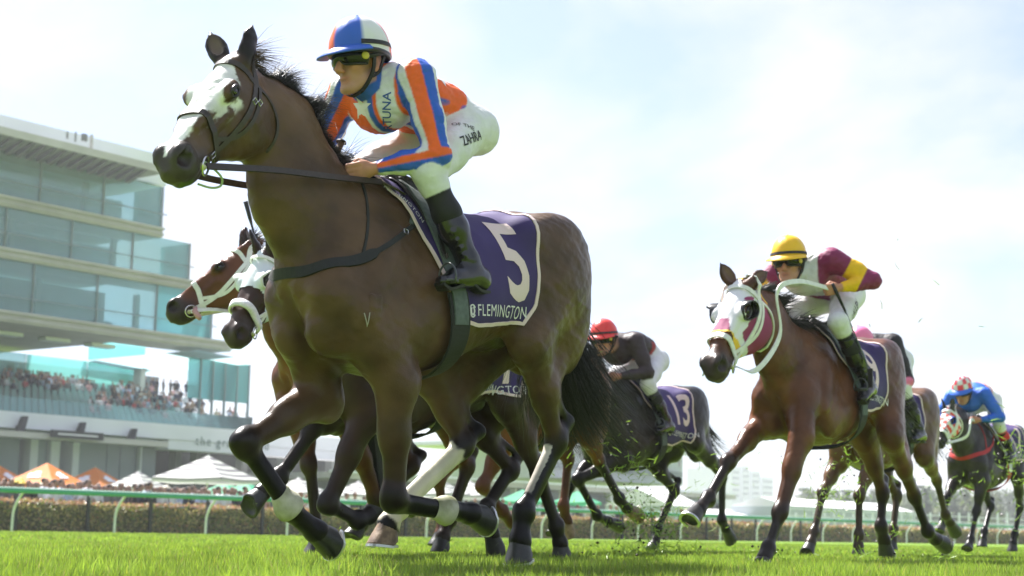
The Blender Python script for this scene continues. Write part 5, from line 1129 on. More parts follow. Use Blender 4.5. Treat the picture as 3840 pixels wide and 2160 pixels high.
# ---------------------------------------------------------------- the leading horse
FA=Fr(-.568,6.68,48)
px=FA.px
COAT_A=(.105,.058,.031); PT_A=(.0045,.004,.004); MZ_A=(.05,.042,.040)
HA=Head(px(898,272,0),px(603,610,.11),roll=0.0)
poseA=dict(head=HA,
 LF=[px(1488,1440,.19),px(1478,1875,.15),px(1672,1907,.14),px(1762,1926,.14),px(1822,1930,.14)],
 RF=[px(1205,1490,-.15),px(912,1665,-.13),px(1080,1905,-.12),px(1182,1992,-.12),px(1252,2018,-.12)],
 LH=[px(1985,1275,.20),px(2085,1655,.13),px(1963,1915,.12),px(1950,2022,.12),px(1958,2104,.12)],
 RH=[px(1625,1390,-.17),px(1735,1668,-.12),px(1493,1895,-.11),px(1457,1965,-.11),px(1448,2048,-.11)],
 earL=px(948,92,.05),earR=px(812,180,-.08),tail=(-1.30,0,1.46),earc=np.array((.012,.009,.008)),earLf=V(.2,-1,.1),earRf=V(.6,.7,0))
BA=horse_body(poseA,COAT_A,PT_A,MZ_A)
OR=V(.80,.125,.018); BL=V(.025,.105,.52)
def build_horse(B,H,fr,pose,label,coat,pt,mz,opt,h,group='racehorses galloping on the turf',hoofs=None,mane_=None,tail_=None,shoe=False,eyes=True):
    P,F=B.mesh(h); d,C=B.ev(P,True); coat_finish(P,C,H,pt,mz,opt); t=thing('racehorse',label,'horse',M=fr.mat(),group=group)
    nn=B.grad(P,.006); leg=np.clip((P[:,2]-.55)/.3,.25,1); P=P+nn*((vn(P,16,1.)*.0032+vn(P,37,2.)*.0013)*leg)[:,None]; lt=vn(P,7.5,5.); C=C*(1+.22*lt*(P[:,2]>.7))[:,None]
    put('body',P,F,M['coat'],t,True,cols=C)
    if eyes:
        for s in (1,-1): eye(H,s,t)
    for n in ('LF','RF','LH','RH'):
        q=pose[n]; fe,co,so=[V(*a) for a in q[2:5]]; d=nrm(so-co); pas=nrm(co-fe); f=pas-d*(pas@d); f=f if np.linalg.norm(f)>.15 else V(1,0,.0)
        f=nrm(f); g=(hoofs or {}).get(n,{}); f=V(*g['f']) if 'f' in g else f; hoof('hoof',co,so,f,g.get('c','dark'),t,shoe)
    if mane_: mane(B,H,'mane',t,**mane_)
    if tail_: tail(H,'tail',t,**tail_)
    return t
def sock_mesh(name,B,a,b,matn,parent,r=.062,off=.004,n=14):
    """an elastic boot round a lower leg between a and b"""
    a,b=V(*a),V(*b); A=axes(b-a); ks=24; vs=[];fs=[]
    for i in range(n):
        t=i/(n-1); c=a+(b-a)*t; d=np.array([A@V(math.cos(q),math.sin(q),0) for q in np.linspace(0,2*math.pi,ks+1)[:-1]]); p,ok=B.hit(c+d*.16,-d,off=off if 0<i<n-1 else off*.3); vs+=list(p)
    for i in range(n-1):
        for j in range(ks): fs.append((i*ks+j,i*ks+(j+1)%ks,(i+1)*ks+(j+1)%ks,(i+1)*ks+j))
    return put(name,vs,fs,M[matn],parent,True)
wl=WHITE*.95
rh=poseA['RH']; lh=poseA['LH']
optA=dict(blaze=(.80,.78,.76),nostril=(.022,.009,.010),patch=[(lh[1]*.9+lh[2]*.1+V(.035,.0,0),lh[1]*.25+lh[2]*.75+V(.042,0,0),.026,(.50,.46,.40)),(HA.P(.53,.02,-.125),HA.P(.58,.0,-.105),.030,(.09,.13,.025)),(rh[2]*.12+rh[1]*.88,rh[3]+(rh[4]-rh[3])*.1,.12,(.62,.57,.45))])
tA=build_horse(BA,HA,FA,poseA,'dark bay racehorse with a broad white blaze galloping in the lead',COAT_A,PT_A,MZ_A,optA,.0075,
  hoofs=dict(RH=dict(c='pale'),LF=dict(f=V(0,0,-1)),RF=dict(f=V(.35,0,-1))),shoe=True,
  mane_=dict(matn='hair_black',n=5200,L=.23,seed=5,wind=(-.75,0,.30),side=-.22,wid=.0011,grav=(-.3,-.1,-1.3)),
  tail_=dict(matn='hair_black',dock=(-1.215,-.03,1.36),d0=(-.12,-.16,-1.0),L=.98,n=4200,seed=6,spread=.17,wid=.0015,curl=.17,grav=(-.62,-.10,.06)))
# forelock blown back between the ears
v,f=hair(lambda t,r: HA.P(-.01+r.normal()*.012,r.normal()*.018,.055),lambda t,r: V(-.75,.25,.30)+r.normal(size=3)*.22,lambda t,r:.10+.13*r.random(),(-.3,0,-1.2),170,.0016,.14,9)
put('forelock',v,f,M['hair_brown'],tA,True)
for n in ('LF','RF'):
    q=poseA[n]; d=nrm(q[2]-q[1]); sock_mesh('fetlock_boot',BA,q[2]-d*.075,q[2]+nrm(q[3]-q[2])*.03,'boot_white',tA,off=.006)
lettering('freeze_brand','V',.085,decal(BA,FA,(1375,1202),(0,-20),off=.0065,sx=.55),'brand_white',tA,maxe=.02)
bridle(BA,HA,FA,'dark brown leather bridle on the leading horse with the white blaze','leather_brown',nose_u=.345,wid=.021,nosew=.024)
rein_set(BA,HA,FA,'dark leather reins of the leading horse held by the orange and blue jockey','leather_brown',px(1432,683,.10),(.235,-.10,1.63),w=.027,mids=[px(1022,637,.16),px(1220,660,.17)])
saddlery(BA,FA,'leading horse with the white blaze','5',numpos=(-.55,1.275),numsize=.54,numk=dict(sx=.70,sy=1.0,shear=-.16),wordpos=(-.455,1.04),wordk=dict(sx=.80,rot=.13),
  front=([0,.25,.5,.8,1],[.09,.02,-.06,-.12,-.14]),back=([0,.3,.6,.85,1],[-.66,-.69,-.705,-.69,-.63]),hem=([0,.3,.6,1],[2.02,2.08,2.05,2.02]),under='pad_white')
breastplate(BA,FA,'black elastic breastplate across the chest of the leading horse')
def paintA(B,P,C,T,ps):
    W=WHITE; a=T=='torso'; s_,l,z=P[:,0],P[:,1],P[:,2]
    zc=2.045+.0*s_; front=a&((z<zc)|((s_>-.045)&(l>-.02)))
    st=stripes(l[front],[-.155,-.135,-.11,.000,.022,.050,.068,.140,.158,.182,.20],[BL,W,OR,OR,W,BL,OR,W,OR,BL,W,OR]); C[front]=st
    yk=a&(z>=zc)&(s_>-.10)&(s_<=-.045)&(l>.05); C[yk]=stripes(s_[yk],[-.082,-.064],[OR,BL,W])
    for q,sd in (('L',1),('R',-1)):
        sh,el,ha=ps['sh'+q],ps['el'+q],ps['ha'+q]; m=T=='arm'+q
        an,t=angles(P,sh,el,(0,sd,0)); an=an*sd; bn,t2=angles(P,el,ha,(0,sd,0)); bn=bn*sd
        cu=stripes(an,[-120,-75,-42,-2,34,66,100,140],[OR,BL,W,OR,BL,W,OR,W,BL]) if False else stripes(-an,[-140,-105,-78,-28,16,54,110,150],[OR,BL,W,OR,BL,W,OR,W,BL])
        cl=stripes(bn,[-150,-100,-42,-2,42,110],[BL,W,W,BL,OR,W,OR]); low=t>1.0; dd=np.linalg.norm(P-el,axis=1)
        up=(t<.97); C[m&up]=cu[m&up]; C[m&~up]=cl[m&~up]
    return C
def capA(a,ph,x,y,z):
    d=math.degrees(a)%180; return BL if d<60 else (WHITE if d<120 else OR)
BJ,tJ=jockey(FA,POSE0,'jockey in orange, white and blue striped silks on the leading horse',OR,OR,capA,BL,paint=paintA,h=.0055,collar=BL,band='black',bandfrom=.95,bh=.006,top=.38)
shape_decal('star',np.array(STAR)*.062,decal(BJ,FA,(1354,404),(0,-20)),'print_white',tJ)
shape_decal('star',np.array(STAR)*.05,decal(BJ,FA,(1655,300),(6,-14)),'print_white',tJ)
lettering('sponsor_name','RTUNA',.052,decal(BJ,FA,(1452,425),(-20,-1)),'blue_print',tJ,bold=.01,maxe=.02)
lettering('jockey_name','ZAHRA',.062,decal(BJ,FA,(1768,520),(-8,-18)),'black_print',tJ,bold=.012,maxe=.02)
lettering('small_print','OF THE',.034,decal(BJ,FA,(1740,470),(-8,-18)),'black_print',tJ,maxe=.02)
v_,f_=text_geo("FLEMINGTON",.034,0,1.1,.02); P_,ok_=decal(BA,FA,(1512,768),(12,-16),off=.021)(v_); cl_=[o for o in bpy.data.objects if o.name.startswith('saddle_cloth') and abs(o.location.x-FA.o[0])<1e-3][0]
put('word',P_,[q for q in f_ if all(ok_[i] for i in q)],M['print_white'],cl_)
br_=[o for o in bpy.data.objects if o.name.startswith('bridle')][0]; e=MB(); e.tube(cat([px(762,603,.13),px(800,632,.13),px(832,668,.12),px(826,698,.11),px(790,704,.10),px(742,690,.09)],6),.0045,6); e.put('tongue_tie_cord',M['cord'],br_,True)
wt=thing('whip','brown whip butt sticking up from the far hand of the orange and blue jockey','whip',M=FA.mat()); e=MB(); a,b=px(1279,535,-.10),px(1258,600,-.10); e.tube([b,a*.6+b*.4,a],[.010,.012,.014],8); e.put('handle',M['whip_brown'],wt,True); e=MB(); e.tube([a,a+nrm(a-b)*.008],[.024,.022],10); e.put('butt_cap',M['leather_brown'],wt)
# ---------------------------------------------------------------- the chasing field
def frame_at(x,y,Y,a,sh=0.): q=at(x,y,Y); f=Fr(q[0],q[1],a); q=f.w((sh,0,0)); return Fr(q[0],q[1],a)
def hood(B,H,fr,label,colf,h=.009,u1=.37,cups='black_cup',cupcol=None,ears=True,group=None,mat='hood'):
    t=thing('racing_hood',label,'hood',M=fr.mat(),group=group); P,F=B.mesh(h); q=H.loc(P); n=B.grad(P)
    u,w,v=q.T; keep=(u>-.02)&(u<u1+.06*np.clip(-v/.1,0,1.5))&(v>-.235)&(v<.088)&(np.abs(w)<.135)&~((np.abs(v+.02)<.3)&(u<.05)&(v<-.12))
    r=np.sqrt((u-.195)**2+(v-.024)**2); keep&=~((r<.034)&(np.abs(w)>.06))
    for s in (1,-1):
        b=H.P(0,s*.052,.055); keep&=(np.linalg.norm(P-b,axis=1)>.043*H.k)
    f=F[keep[F].all(1)]; ids=np.unique(f); mp=np.full(len(P),-1); mp[ids]=np.arange(len(ids)); C=colf(u[ids],w[ids],v[ids])
    put('hood_cloth',P[ids]+n[ids]*.006,mp[f],M[mat],t,True,cols=C)
    if cups:
        for s in (1,-1):
            c=H.P(.190,s*.098,.024); out=nrm(H.w*s*.95+H.u*.15+H.v*.1); A=axes(out,H.u); vs=[];fs=[];k=20
            for z,rr in ((-.02,.050),(.012,.052),(.034,.050),(.040,.046),(.034,.042),(-.005,.040)):
                for j in range(k):
                    a=2*math.pi*j/k; zz=z if math.cos(a)<.3 else z*.45; vs.append(c+A@(V(math.cos(a)*rr*1.12,math.sin(a)*rr,zz)*H.k))
            for i in range(5):
                for j in range(k): fs.append((i*k+j,i*k+(j+1)%k,(i+1)*k+(j+1)%k,(i+1)*k+j))
            put('blinker_cup',vs,fs,M[cups],t,True)
    return t
def collar_cap(c1,c2=None,n=6):
    return (lambda a,ph,x,y,z: c1) if c2 is None else (lambda a,ph,x,y,z: c1 if int(math.degrees(a)%360//(360/n))%2==0 else c2)
MAR=V(.20,.022,.085); YEL=V(.80,.46,.01); BLU=V(.03,.13,.62); PNK=V(.80,.20,.38); BLK=V(.022,.020,.024); REDC=V(.75,.05,.045)
def arms_pair(d): 
    return d
def pose(**k): p=dict(POSE0); p.update({a:(b if isinstance(b,str) else np.array(b,float)) for a,b in k.items()}); return p
def shifted(p,d): return {k:(v+np.array(d) if isinstance(v,np.ndarray) and k not in ('hf','hu') else v) for k,v in p.items()}
# ---- E: the bay in the maroon and white hood
FE=frame_at(3110,1245,11.2,54,.35); p=FE.px
HE=Head(p(2795,1092,-.01),p(2650,1385,-.035))
poseE=dict(head=HE,LF=[p(3005,1640,.17),p(2925,1925,.14),p(2880,2056,.13),p(2868,2090,.13),p(2852,2118,.13)],
 RF=[p(2860,1590,-.20),p(2730,1735,-.20),p(2655,1868,-.20),p(2620,1912,-.20),p(2592,1962,-.20)],
 LH=[p(3340,1630,.26),p(3428,1860,.22),p(3478,1992,.25),p(3508,2022,.26),p(3555,2035,.30)],
 RH=[p(3240,1640,-.10),p(3310,1850,-.07),p(3303,1972,-.07),p(3316,2028,-.07),p(3330,2080,-.07)],
 earL=p(2873,1020,.10),earR=p(2722,1022,-.10),earLf=V(.3,1,.3),earRf=V(.6,.8,0))
BE=horse_body(poseE,(.125,.048,.021),(.020,.015,.013),(.045,.035,.03),dz=-.02)
tE=build_horse(BE,HE,FE,poseE,'bright bay racehorse in a white and maroon hood striding on the outside',(.125,.048,.021),(.020,.015,.013),(.045,.035,.03),
 dict(nostril=(.012,.010,.012)),.012,mane_=dict(matn='hair_black',n=1400,L=.24,seed=15,wind=(-.8,.35,.25),side=.25,wid=.003),tail_=dict(matn='hair_black',dock=(-1.25,0,1.45),d0=(-.35,-.1,-.8),L=.8,n=500,seed=16,wid=.004),shoe=True)
def hoodE(u,w,v):
    C=np.tile(V(.74,.73,.76),(len(u),1)); m=((np.abs(w)>.050+.25*np.abs(u-.16))&(v>.0)&(u<.13))|((v<-.035)&(u<.30))|((u>.27)&(np.abs(w)<.028+(u-.27)*.35)&(v>-.02)); C[m]=MAR*1.35; C[(u>.345)|((u<.0))]=V(.80,.50,.03); return C
hood(BE,HE,FE,'white and maroon racing hood with black blinker cups and yellow binding',hoodE,u1=.36,cups='black_cup')
bridle(BE,HE,FE,'white webbing bridle over the maroon and white hood','white_strap',nose_u=.395,wid=.024,nosew=.030,off=.011,detail=False)
jE=pose(head=(.24,-.02,2.035),hf=(.93,.14,-.08),neck=(.06,0,2.02),shL=(.02,.20,2.075),shR=(.05,-.20,2.02),elL=(-.13,.43,1.93),elR=(.12,-.40,1.86),haL=(.16,.24,1.845),haR=(.26,-.12,1.76),chest=(-.10,0,2.0),waist=(-.38,0,1.985),hip=(-.50,0,1.93),
 kneeL=(.10,.27,1.63),kneeR=(.10,-.27,1.63),anL=(-.20,.34,1.26),anR=(-.2,-.34,1.26),toeL=(-.10,.35,1.12),toeR=(-.1,-.35,1.12),hs=1.06)
rein_set(BE,HE,FE,'white reins of the hooded bay hanging in a loop towards its rider','white_strap',(.15,.235,1.855),(.26,-.12,1.76),w=.034,mids=[p(2840,1385,.19),p(2925,1255,.20),p(2915,1095,.20),p(2990,1055,.24)],loop=False)
saddlery(BE,FE,'hooded bay','9',dz=-.02,under='pad_white',numsize=.46,res=.7,sides=(1,-1),numk=dict(sx=.70),numpos=(-.47,1.30),wordpos=(-.46,1.08),back=([0,.4,.8,1],[-.62,-.68,-.68,-.62]),hem=([0,.3,.6,1],[2.0,2.0,1.95,1.95]))
def paintE(B,P,C,T,ps):
    W=V(.60,.62,.62); a=T=='torso'; C[a&(np.abs(P[:,1])<.125)&(P[:,0]>-.20)]=W; C[T=='collar']=W
    for q in 'LR':
        an,t=angles(P,ps['sh'+q],ps['el'+q],(0,1,0)); m=(T=='arm'+q)&(t>.36)&(t<.76); C[m]=YEL
    return C
BJE,tJE=jockey(FE,jE,'jockey in maroon and gold silks with a yellow cap driving the hooded bay',MAR,MAR,collar_cap(YEL),YEL,paint=paintE,h=.008,collar=V(.6,.62,.62),band='black',pom='yellow')
lettering('jockey_name','J.ALLEN',.07,decal(BJE,FE,(3208,1160),(-9,-17)),'black_print',tJE,bold=.005,maxe=.03)
wt=thing('whip','black riding whip held low by the yellow capped jockey','whip',M=FE.mat()); e=MB(); a,b,c=V(.17,.265,1.885),V(.09,.32,1.70),V(-.09,.40,1.33)
e.tube([a,a*.7+b*.3,b],[.011,.013,.008],8); e.put('handle',M['black'],wt,True); e=MB(); e.tube([b,(b+c)/2,c],[.006,.0055,.004],8); e.put('shaft',M['pad_grey'],wt,True); e=MB(); e.box(c+V(-.02,.005,-.07),(.012,.035,.13)); e.put('flap',M['leather'],wt)
# ---- B: the bay with the white bridle, head turned away
FB=frame_at(1318,800,10.2,48); p=FB.px
HB=Head(p(935,962,-.02),p(612,1162,-.30),0.06)
poseB=dict(head=HB,RF=[V(.22,-.16,.86),p(1160,1745,-.1),p(1186,1985,-.1),p(1185,2035,-.1),p(1180,2086,-.1)],LF=[V(.12,.18,.84),p(1412,1875,.12),V(-.30,.12,.40),V(-.42,.12,.36),V(-.50,.12,.36)],
 LH=[V(-.62,.2,.98),V(-1.0,.14,.62),V(-.85,.12,.26),V(-.80,.12,.15),V(-.80,.12,.05)],RH=[V(-.5,-.2,.98),V(-.75,-.14,.62),V(-.38,-.12,.33),V(-.28,-.12,.22),V(-.22,-.12,.12)],earL=p(973,908,.02),earLf=V(.2,-1,.1))
CB=(.15,.054,.024); PB=(.026,.016,.012)
BB=horse_body(poseB,CB,PB,(.05,.04,.036)); 
tB=build_horse(BB,HB,FB,poseB,'bay racehorse with white bridle and tongue out racing furthest to the left',CB,PB,(.05,.04,.036),dict(nostril=(.008,.007,.007)),.013,tail_=dict(matn='hair_black',dock=(-1.25,0,1.47),d0=(-.35,-.1,-.8),L=.8,n=350,seed=26,wid=.004),mane_=dict(matn='hair_black',n=700,L=.22,seed=25,wid=.003))
v,f=hair(lambda t,r: HB.P(-.01+r.normal()*.02,r.normal()*.025,.06),lambda t,r: V(-.55,.2,.55)+r.normal(size=3)*.3,lambda t,r:.08+.09*r.random(),(-.6,0,-1.2),260,.0028,.15,29); put('forelock',v,f,M['hair_black'],tB,True)
e=MB(); c=HB.P(.46,.058,-.095); e.tube([c-HB.u*.02,c+HB.w*.02-HB.v*.02,c+HB.w*.022-HB.v*.065,c+HB.w*.02-HB.v*.085],[.012,.017,.018,.009],10,flat=.6); e.put('tongue',M['tongue'],tB,True)
bridle(BB,HB,FB,'white webbing bridle on the bay with its tongue out','white_strap',nose_u=.37,wid=.026,nosew=.030,detail=False)
rein_set(BB,HB,FB,'white reins of the bay with its tongue out','white_strap',(.23,.08,1.66),(.23,-.08,1.66),w=.024)
saddlery(BB,FB,'bay with the white bridle','2',res=.5,numsize=.45)
_,tJB=jockey(FB,POSE0,'jockey hidden behind the leading horse, whip held upright',V(.5,.05,.05),V(.5,.05,.05),collar_cap(V(.7,.7,.7)),V(.7,.7,.7),h=.018,bh=.018)
wt=thing('whip','black whip sticking up beside the neck of the leading horse','whip',M=FB.mat()); e=MB(); a,b=p(960,905,-.05),p(921,755,-.05); e.tube([a,a*.6+b*.4,a*.42+b*.58,b],[.005,.007,.012,.015],8); e.put('shaft',M['black'],wt,True)
# ---- C: number 14, white hood
FC=frame_at(1654,800,9.4,48,.40); p=FC.px
HC=Head(p(1012,975,0),p(850,1268,.05))
poseC=dict(head=HC,RF=[V(.26,-.17,.82),p(1165,1615,-.12),p(1045,1785,-.12),p(985,1845,-.12),p(925,1885,-.12)],LF=[p(1375,1560,.16),p(1228,1895,.10),p(1340,1955,.10),p(1385,1935,.10),p(1405,1900,.10)],
 RH=[V(-.72,-.18,.98),p(1918,1762,-.12),p(1828,1905,-.10),p(1843,2000,-.10),p(1872,2072,-.10)],LH=[V(-.80,.2,.96),p(2020,1785,.14),p(2085,1975,.13),p(2100,2035,.13),p(2115,2088,.13)])
CC=(.05,.027,.018); PC=(.016,.012,.011)
BC=horse_body(poseC,CC,PC,(.05,.035,.03),dz=-.10)
tC=build_horse(BC,HC,FC,poseC,'dark brown racehorse in a plain white hood between the leader and the rail',CC,PC,(.05,.035,.03),dict(nostril=(.008,.007,.007)),.013,tail_=dict(matn='hair_black',dock=(-1.25,0,1.47),d0=(-.35,-.05,-.8),L=.85,n=500,seed=36,wid=.004))
hood(BC,HC,FC,'plain white racing hood on the dark brown horse',lambda u,w,v: np.tile(V(.62,.68,.72),(len(u),1)),u1=.265,cups='white_cup',h=.012)
bridle(BC,HC,FC,'bridle with thick white sheepskin noseband','white_strap',nose_u=.385,wid=.02,nosew=.046,nosem='fleece_white',off=.011,detail=False)
saddlery(BC,FC,'number fourteen horse','14',dz=-.10,pad='blue',res=.7,numsize=.44,numk=dict(sx=.75),numpos=(-.58,1.22),wordpos=(-.62,1.04),hem=([0,.3,.6,1],[2.05,2.05,2.0,1.98]),back=([0,.4,.8,1],[-.74,-.80,-.84,-.80]),irons={1:V(-.16,.34,1.02)})
jC=shifted(pose(),(-.10,0,-.10)); _,tJC=jockey(FC,jC,'jockey with a white and red cap bent low behind the leading horse',V(.6,.6,.62),V(.6,.6,.62),lambda a,ph,x,y,z: REDC if abs(math.degrees(a)%360-150)<14 else V(.72,.72,.76),V(.7,.7,.72),h=.012,bh=.012,band='black')
# ---- H: chestnut half hidden between the legs
FH=Fr(-.05,12.45,52); p=FH.px
HH=Head((.98,0,1.70),(1.36,0,1.27))
poseH=dict(head=HH,LF=[V(.2,.17,.86),V(.42,.14,.52),V(.16,.13,.34),V(.04,.13,.26),V(-.04,.13,.24)],RF=[V(.25,-.17,.86),V(.60,-.14,.56),V(.55,-.13,.27),V(.58,-.13,.16),V(.6,-.13,.07)],
 LH=[V(-.85,.2,1.0),p(2245,1728,.18),p(2322,1872,.20),p(2350,1905,.20),p(2398,1925,.20)],RH=[V(-.66,-.19,.98),p(2130,1720,-.12),p(2112,1895,-.12),p(2125,1955,-.12),p(2138,2010,-.12)])
CH=(.22,.08,.03); PH=(.10,.040,.020)
BH=horse_body(poseH,CH,PH,(.06,.04,.035),dz=-.02)
tH=build_horse(BH,HH,FH,poseH,'chestnut racehorse glimpsed between the legs of the leaders',CH,PH,(.06,.04,.035),dict(patch=[(poseH['LH'][1],poseH['LH'][3]+(poseH['LH'][4]-poseH['LH'][3])*.4,.14,(.022,.018,.017))]),.016,hoofs=dict(LH=dict(c='pale'),RH=dict(c='pale')),tail_=dict(matn='hair_brown',dock=(-1.25,0,1.45),d0=(-.4,-.1,-.8),L=.7,n=300,seed=46,wid=.005))
bridle(BH,HH,FH,'dark leather bridle on the chestnut behind the leaders','leather',detail=False)
saddlery(BH,FH,'chestnut behind the leaders','6',dz=-.02,res=.5,numsize=.45)
jockey(FH,shifted(pose(),(0,0,-.10)),'jockey in green silks hidden behind the leading horse',V(.02,.2,.08),V(.02,.2,.08),collar_cap(V(.02,.2,.08)),V(.02,.2,.08),h=.020,bh=.02)
# ---- D: number 13, almost black
FD=frame_at(2342,1440,14.8,52); p=FD.px
HD=Head((.98,0,1.66),(1.34,.02,1.22))
poseD=dict(head=HD,LF=[V(.30,.17,.85),p(2165,1800,0),p(2238,1935,0),p(2280,1955,0),p(2325,1962,0)],RF=[V(.22,-.17,.86),V(.66,-.15,.60),V(.78,-.14,.33),V(.84,-.14,.23),V(.90,-.14,.15)],
 LH=[p(2600,1650,.24),p(2708,1785,.22),p(2706,1950,.20),p(2722,1985,.20),p(2745,2020,.20)],RH=[V(-.60,-.2,.98),p(2530,1840,-.12),p(2467,1985,-.12),p(2456,2030,-.12),p(2448,2068,-.12)])
CD=(.026,.021,.019); PD=(.012,.011,.011)
BD=horse_body(poseD,CD,PD,(.03,.026,.025),dz=-.03)
tD=build_horse(BD,HD,FD,poseD,'almost black racehorse behind the streaming tail of the leader',CD,PD,(.03,.026,.025),dict(),.016,tail_=dict(matn='hair_black',dock=(-1.25,0,1.42),d0=(-.3,-.1,-.85),L=.7,n=300,seed=56,wid=.005),mane_=dict(matn='hair_black',n=400,L=.2,seed=55,wid=.005))
bridle(BD,HD,FD,'black leather bridle on the almost black horse','leather',detail=False)
saddlery(BD,FD,'almost black horse','13',dz=-.03,res=.6,numsize=.44,numk=dict(sx=.72),numpos=(-.54,1.30),wordpos=(-.54,1.07),hem=([0,.3,.6,1],[2.05,2.1,2.05,2.0]),back=([0,.4,.8,1],[-.68,-.73,-.75,-.70]))
jD=pose(head=(.34,0,1.95),hf=(.97,.10,-.14),neck=(.16,0,1.96),shL=(.10,.19,1.95),shR=(.14,-.19,1.94),chest=(0,0,1.97),waist=(-.28,0,1.94),hip=(-.40,0,1.84),elL=(.06,.30,1.66),elR=(.2,-.30,1.66),haL=(.36,.09,1.60),haR=(.36,-.09,1.60),kneeL=(.02,.27,1.56),kneeR=(.05,-.27,1.56),anL=(-.2,.335,1.24),anR=(-.2,-.335,1.24),toeL=(-.05,.345,1.13),toeR=(-.05,-.345,1.13))
def paintD(B,P,C,T,ps):
    a=T=='torso'; m=a&(np.sin(P[:,0]*21+P[:,1]*9)>.55)&(P[:,2]<1.99); C[m]=V(.30,.03,.035); return C
jockey(FD,jD,'jockey in black and red silks with a coral red cap on the almost black horse',V(.045,.032,.036),V(.04,.028,.032),collar_cap(REDC),REDC,paint=paintD,h=.012,bh=.012,band='black')
# ---- F: the muddy bay behind the hooded bay
FF=frame_at(3326,1500,15.0,54,.42); p=FF.px
HF=Head((.98,0,1.66),(1.34,.0,1.22))
poseF=dict(head=HF,RF=[V(.32,-.17,.86),p(3085,1850,-.20),p(3052,1995,-.20),p(3040,2035,-.20),p(3020,2075,-.20)],LF=[V(.34,.17,.86),p(3222,1860,.13),p(3220,2005,.13),p(3219,2050,.13),p(3214,2092,.13)],
 LH=[V(-.76,.22,.98),p(3512,1800,.16),p(3545,1930,.16),p(3562,1960,.16),p(3585,1988,.16)],RH=[V(-.5,-.2,.98),V(-.95,-.14,.60),V(-.8,-.12,.28),V(-.76,-.12,.17),V(-.75,-.12,.08)])
CF=(.14,.072,.036); PFc=(.050,.034,.020)
BF=horse_body(poseF,CF,PFc,(.045,.035,.03),dz=-.02)
tF=build_horse(BF,HF,FF,poseF,'muddy brown racehorse tucked in behind the hooded bay',CF,PFc,(.045,.035,.03),dict(),.016,tail_=dict(matn='hair_black',dock=(-1.25,0,1.42),d0=(-.3,-.1,-.85),L=.7,n=300,seed=66,wid=.005))
bridle(BF,HF,FF,'black leather bridle on the muddy brown horse','leather',detail=False)
saddlery(BF,FF,'muddy brown horse','8',dz=-.02,res=.5,numsize=.40,numpos=(-.42,1.32),wordpos=(-.42,1.1),wordk=dict(sx=.75),back=([0,.4,.8,1],[-.56,-.62,-.62,-.58]))
jF=shifted(pose(head=(.30,0,2.02),hf=(.95,0,-.3)),(.0,.06,-.12))
def paintF(B,P,C,T,ps):
    g=np.floor(P*5.2+.3); d=P*5.2+.3-g-.5; m=((T=='torso')|(T=='armL')|(T=='armR'))&((d**2).sum(1)<.16)&((g.sum(1)%2)==0); C[m]=PNK; return C
jockey(FF,jF,'jockey in black silks with pink spots and a pink cap',BLK,BLK,collar_cap(PNK),PNK,paint=paintF,h=.011,bh=.012,band='black')
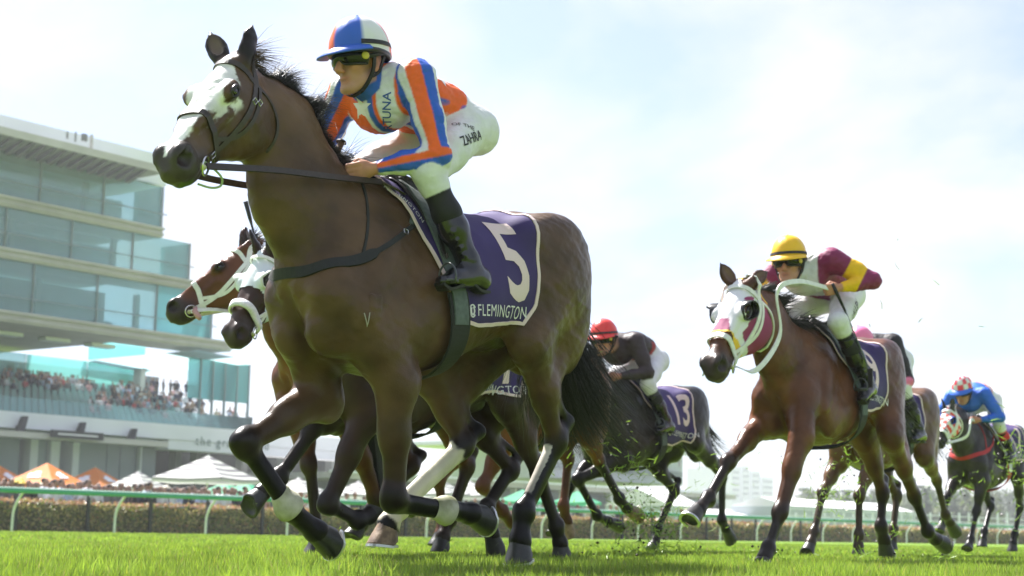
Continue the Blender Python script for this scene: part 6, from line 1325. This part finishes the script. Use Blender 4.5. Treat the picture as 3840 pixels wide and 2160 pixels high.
# ---- G: far right, red and white checks
FG=frame_at(3690,1610,19.3,54,.25); p=FG.px
HG=Head(p(3562,1545,-.02),p(3515,1665,-.05))
poseG=dict(head=HG,LF=[V(.34,.17,.86),p(3662,1920,.12),p(3640,2020,.12),p(3634,2045,.12),p(3628,2066,.12)],RF=[V(.3,-.17,.88),V(.66,-.15,.66),V(.80,-.14,.42),V(.86,-.14,.34),V(.92,-.14,.26)],
 LH=[V(-.76,.22,.98),V(-1.02,.15,.60),V(-.86,.13,.27),V(-.82,.12,.16),V(-.82,.12,.06)],RH=[V(-.5,-.2,.98),V(-.8,-.14,.60),V(-.5,-.12,.30),V(-.44,-.12,.2),V(-.42,-.12,.1)])
CG=(.034,.028,.026); 
BG=horse_body(poseG,CG,PD,(.03,.026,.025),dz=-.04)
tG=build_horse(BG,HG,FG,poseG,'dark grey racehorse in a checked hood at the far right',CG,(.03,.027,.026),(.03,.026,.025),dict(),.018,mane_=dict(matn='hair_black',n=300,L=.25,seed=75,wid=.006),tail_=dict(matn='hair_black',dock=(-1.25,0,1.42),d0=(-.3,-.1,-.85),L=.7,n=250,seed=76,wid=.006))
chk=lambda u,w,v: np.where(((np.floor(u/.055)+np.floor((w+.5)/.05))%2==0)[:,None],V(.72,.08,.06),V(.72,.72,.74))
hood(BG,HG,FG,'red and white checked racing hood with blue blinker cups',chk,u1=.36,cups='blue_cup',h=.013)
bridle(BG,HG,FG,'white bridle over the checked hood','white_strap',nose_u=.40,wid=.03,nosew=.04,off=.011,detail=False)
saddlery(BG,FG,'dark grey horse with the checked hood','11',dz=-.04,pad='pad_white',girth='red',under='pad_white',res=.5,numsize=.42,numk=dict(sx=.7))
breastplate(BG,FG,'red webbing breastplate on the dark grey horse',dz=-.04,matn='red')
rein_set(BG,HG,FG,'white reins of the dark grey horse looping to its rider','white_strap',(.34,.10,1.58),(.34,-.10,1.58),w=.034,mids=[V(.95,.22,1.36),V(.80,.22,1.55)],loop=False)
jG=pose(head=(.44,0,1.92),hf=(.95,.0,-.38),neck=(.30,0,1.90),shL=(.26,.20,1.90),shR=(.26,-.20,1.89),chest=(.12,0,1.94),waist=(-.16,0,1.95),hip=(-.34,0,1.88),elL=(.20,.36,1.62),elR=(.26,-.36,1.64),haL=(.40,.10,1.58),haR=(.40,-.10,1.58),kneeL=(.0,.27,1.55),kneeR=(.0,-.27,1.55),anL=(-.2,.335,1.24),anR=(-.2,-.335,1.24),toeL=(-.05,.345,1.13),toeR=(-.05,-.345,1.13))
def paintG(B,P,C,T,ps):
    a=(T=='torso')&(P[:,0]<.02)&(P[:,2]>1.9); g=((np.floor(P[:,0]/.075)+np.floor(P[:,1]/.075))%2==0); C[a]=np.where(g[a][:,None],V(.72,.06,.08),V(.72,.72,.74)); return C
ck=lambda a,ph,x,y,z: V(.72,.05,.09) if (int(math.degrees(a)//30)+int(ph/math.pi*2*3.2))%2==0 else V(.72,.72,.74)
jockey(FG,jG,'jockey in royal blue silks with a red and white checked cap',BLU,BLU,ck,BLU,paint=paintG,h=.012,bh=.013,sock=V(.55,.02,.03),disc=False)
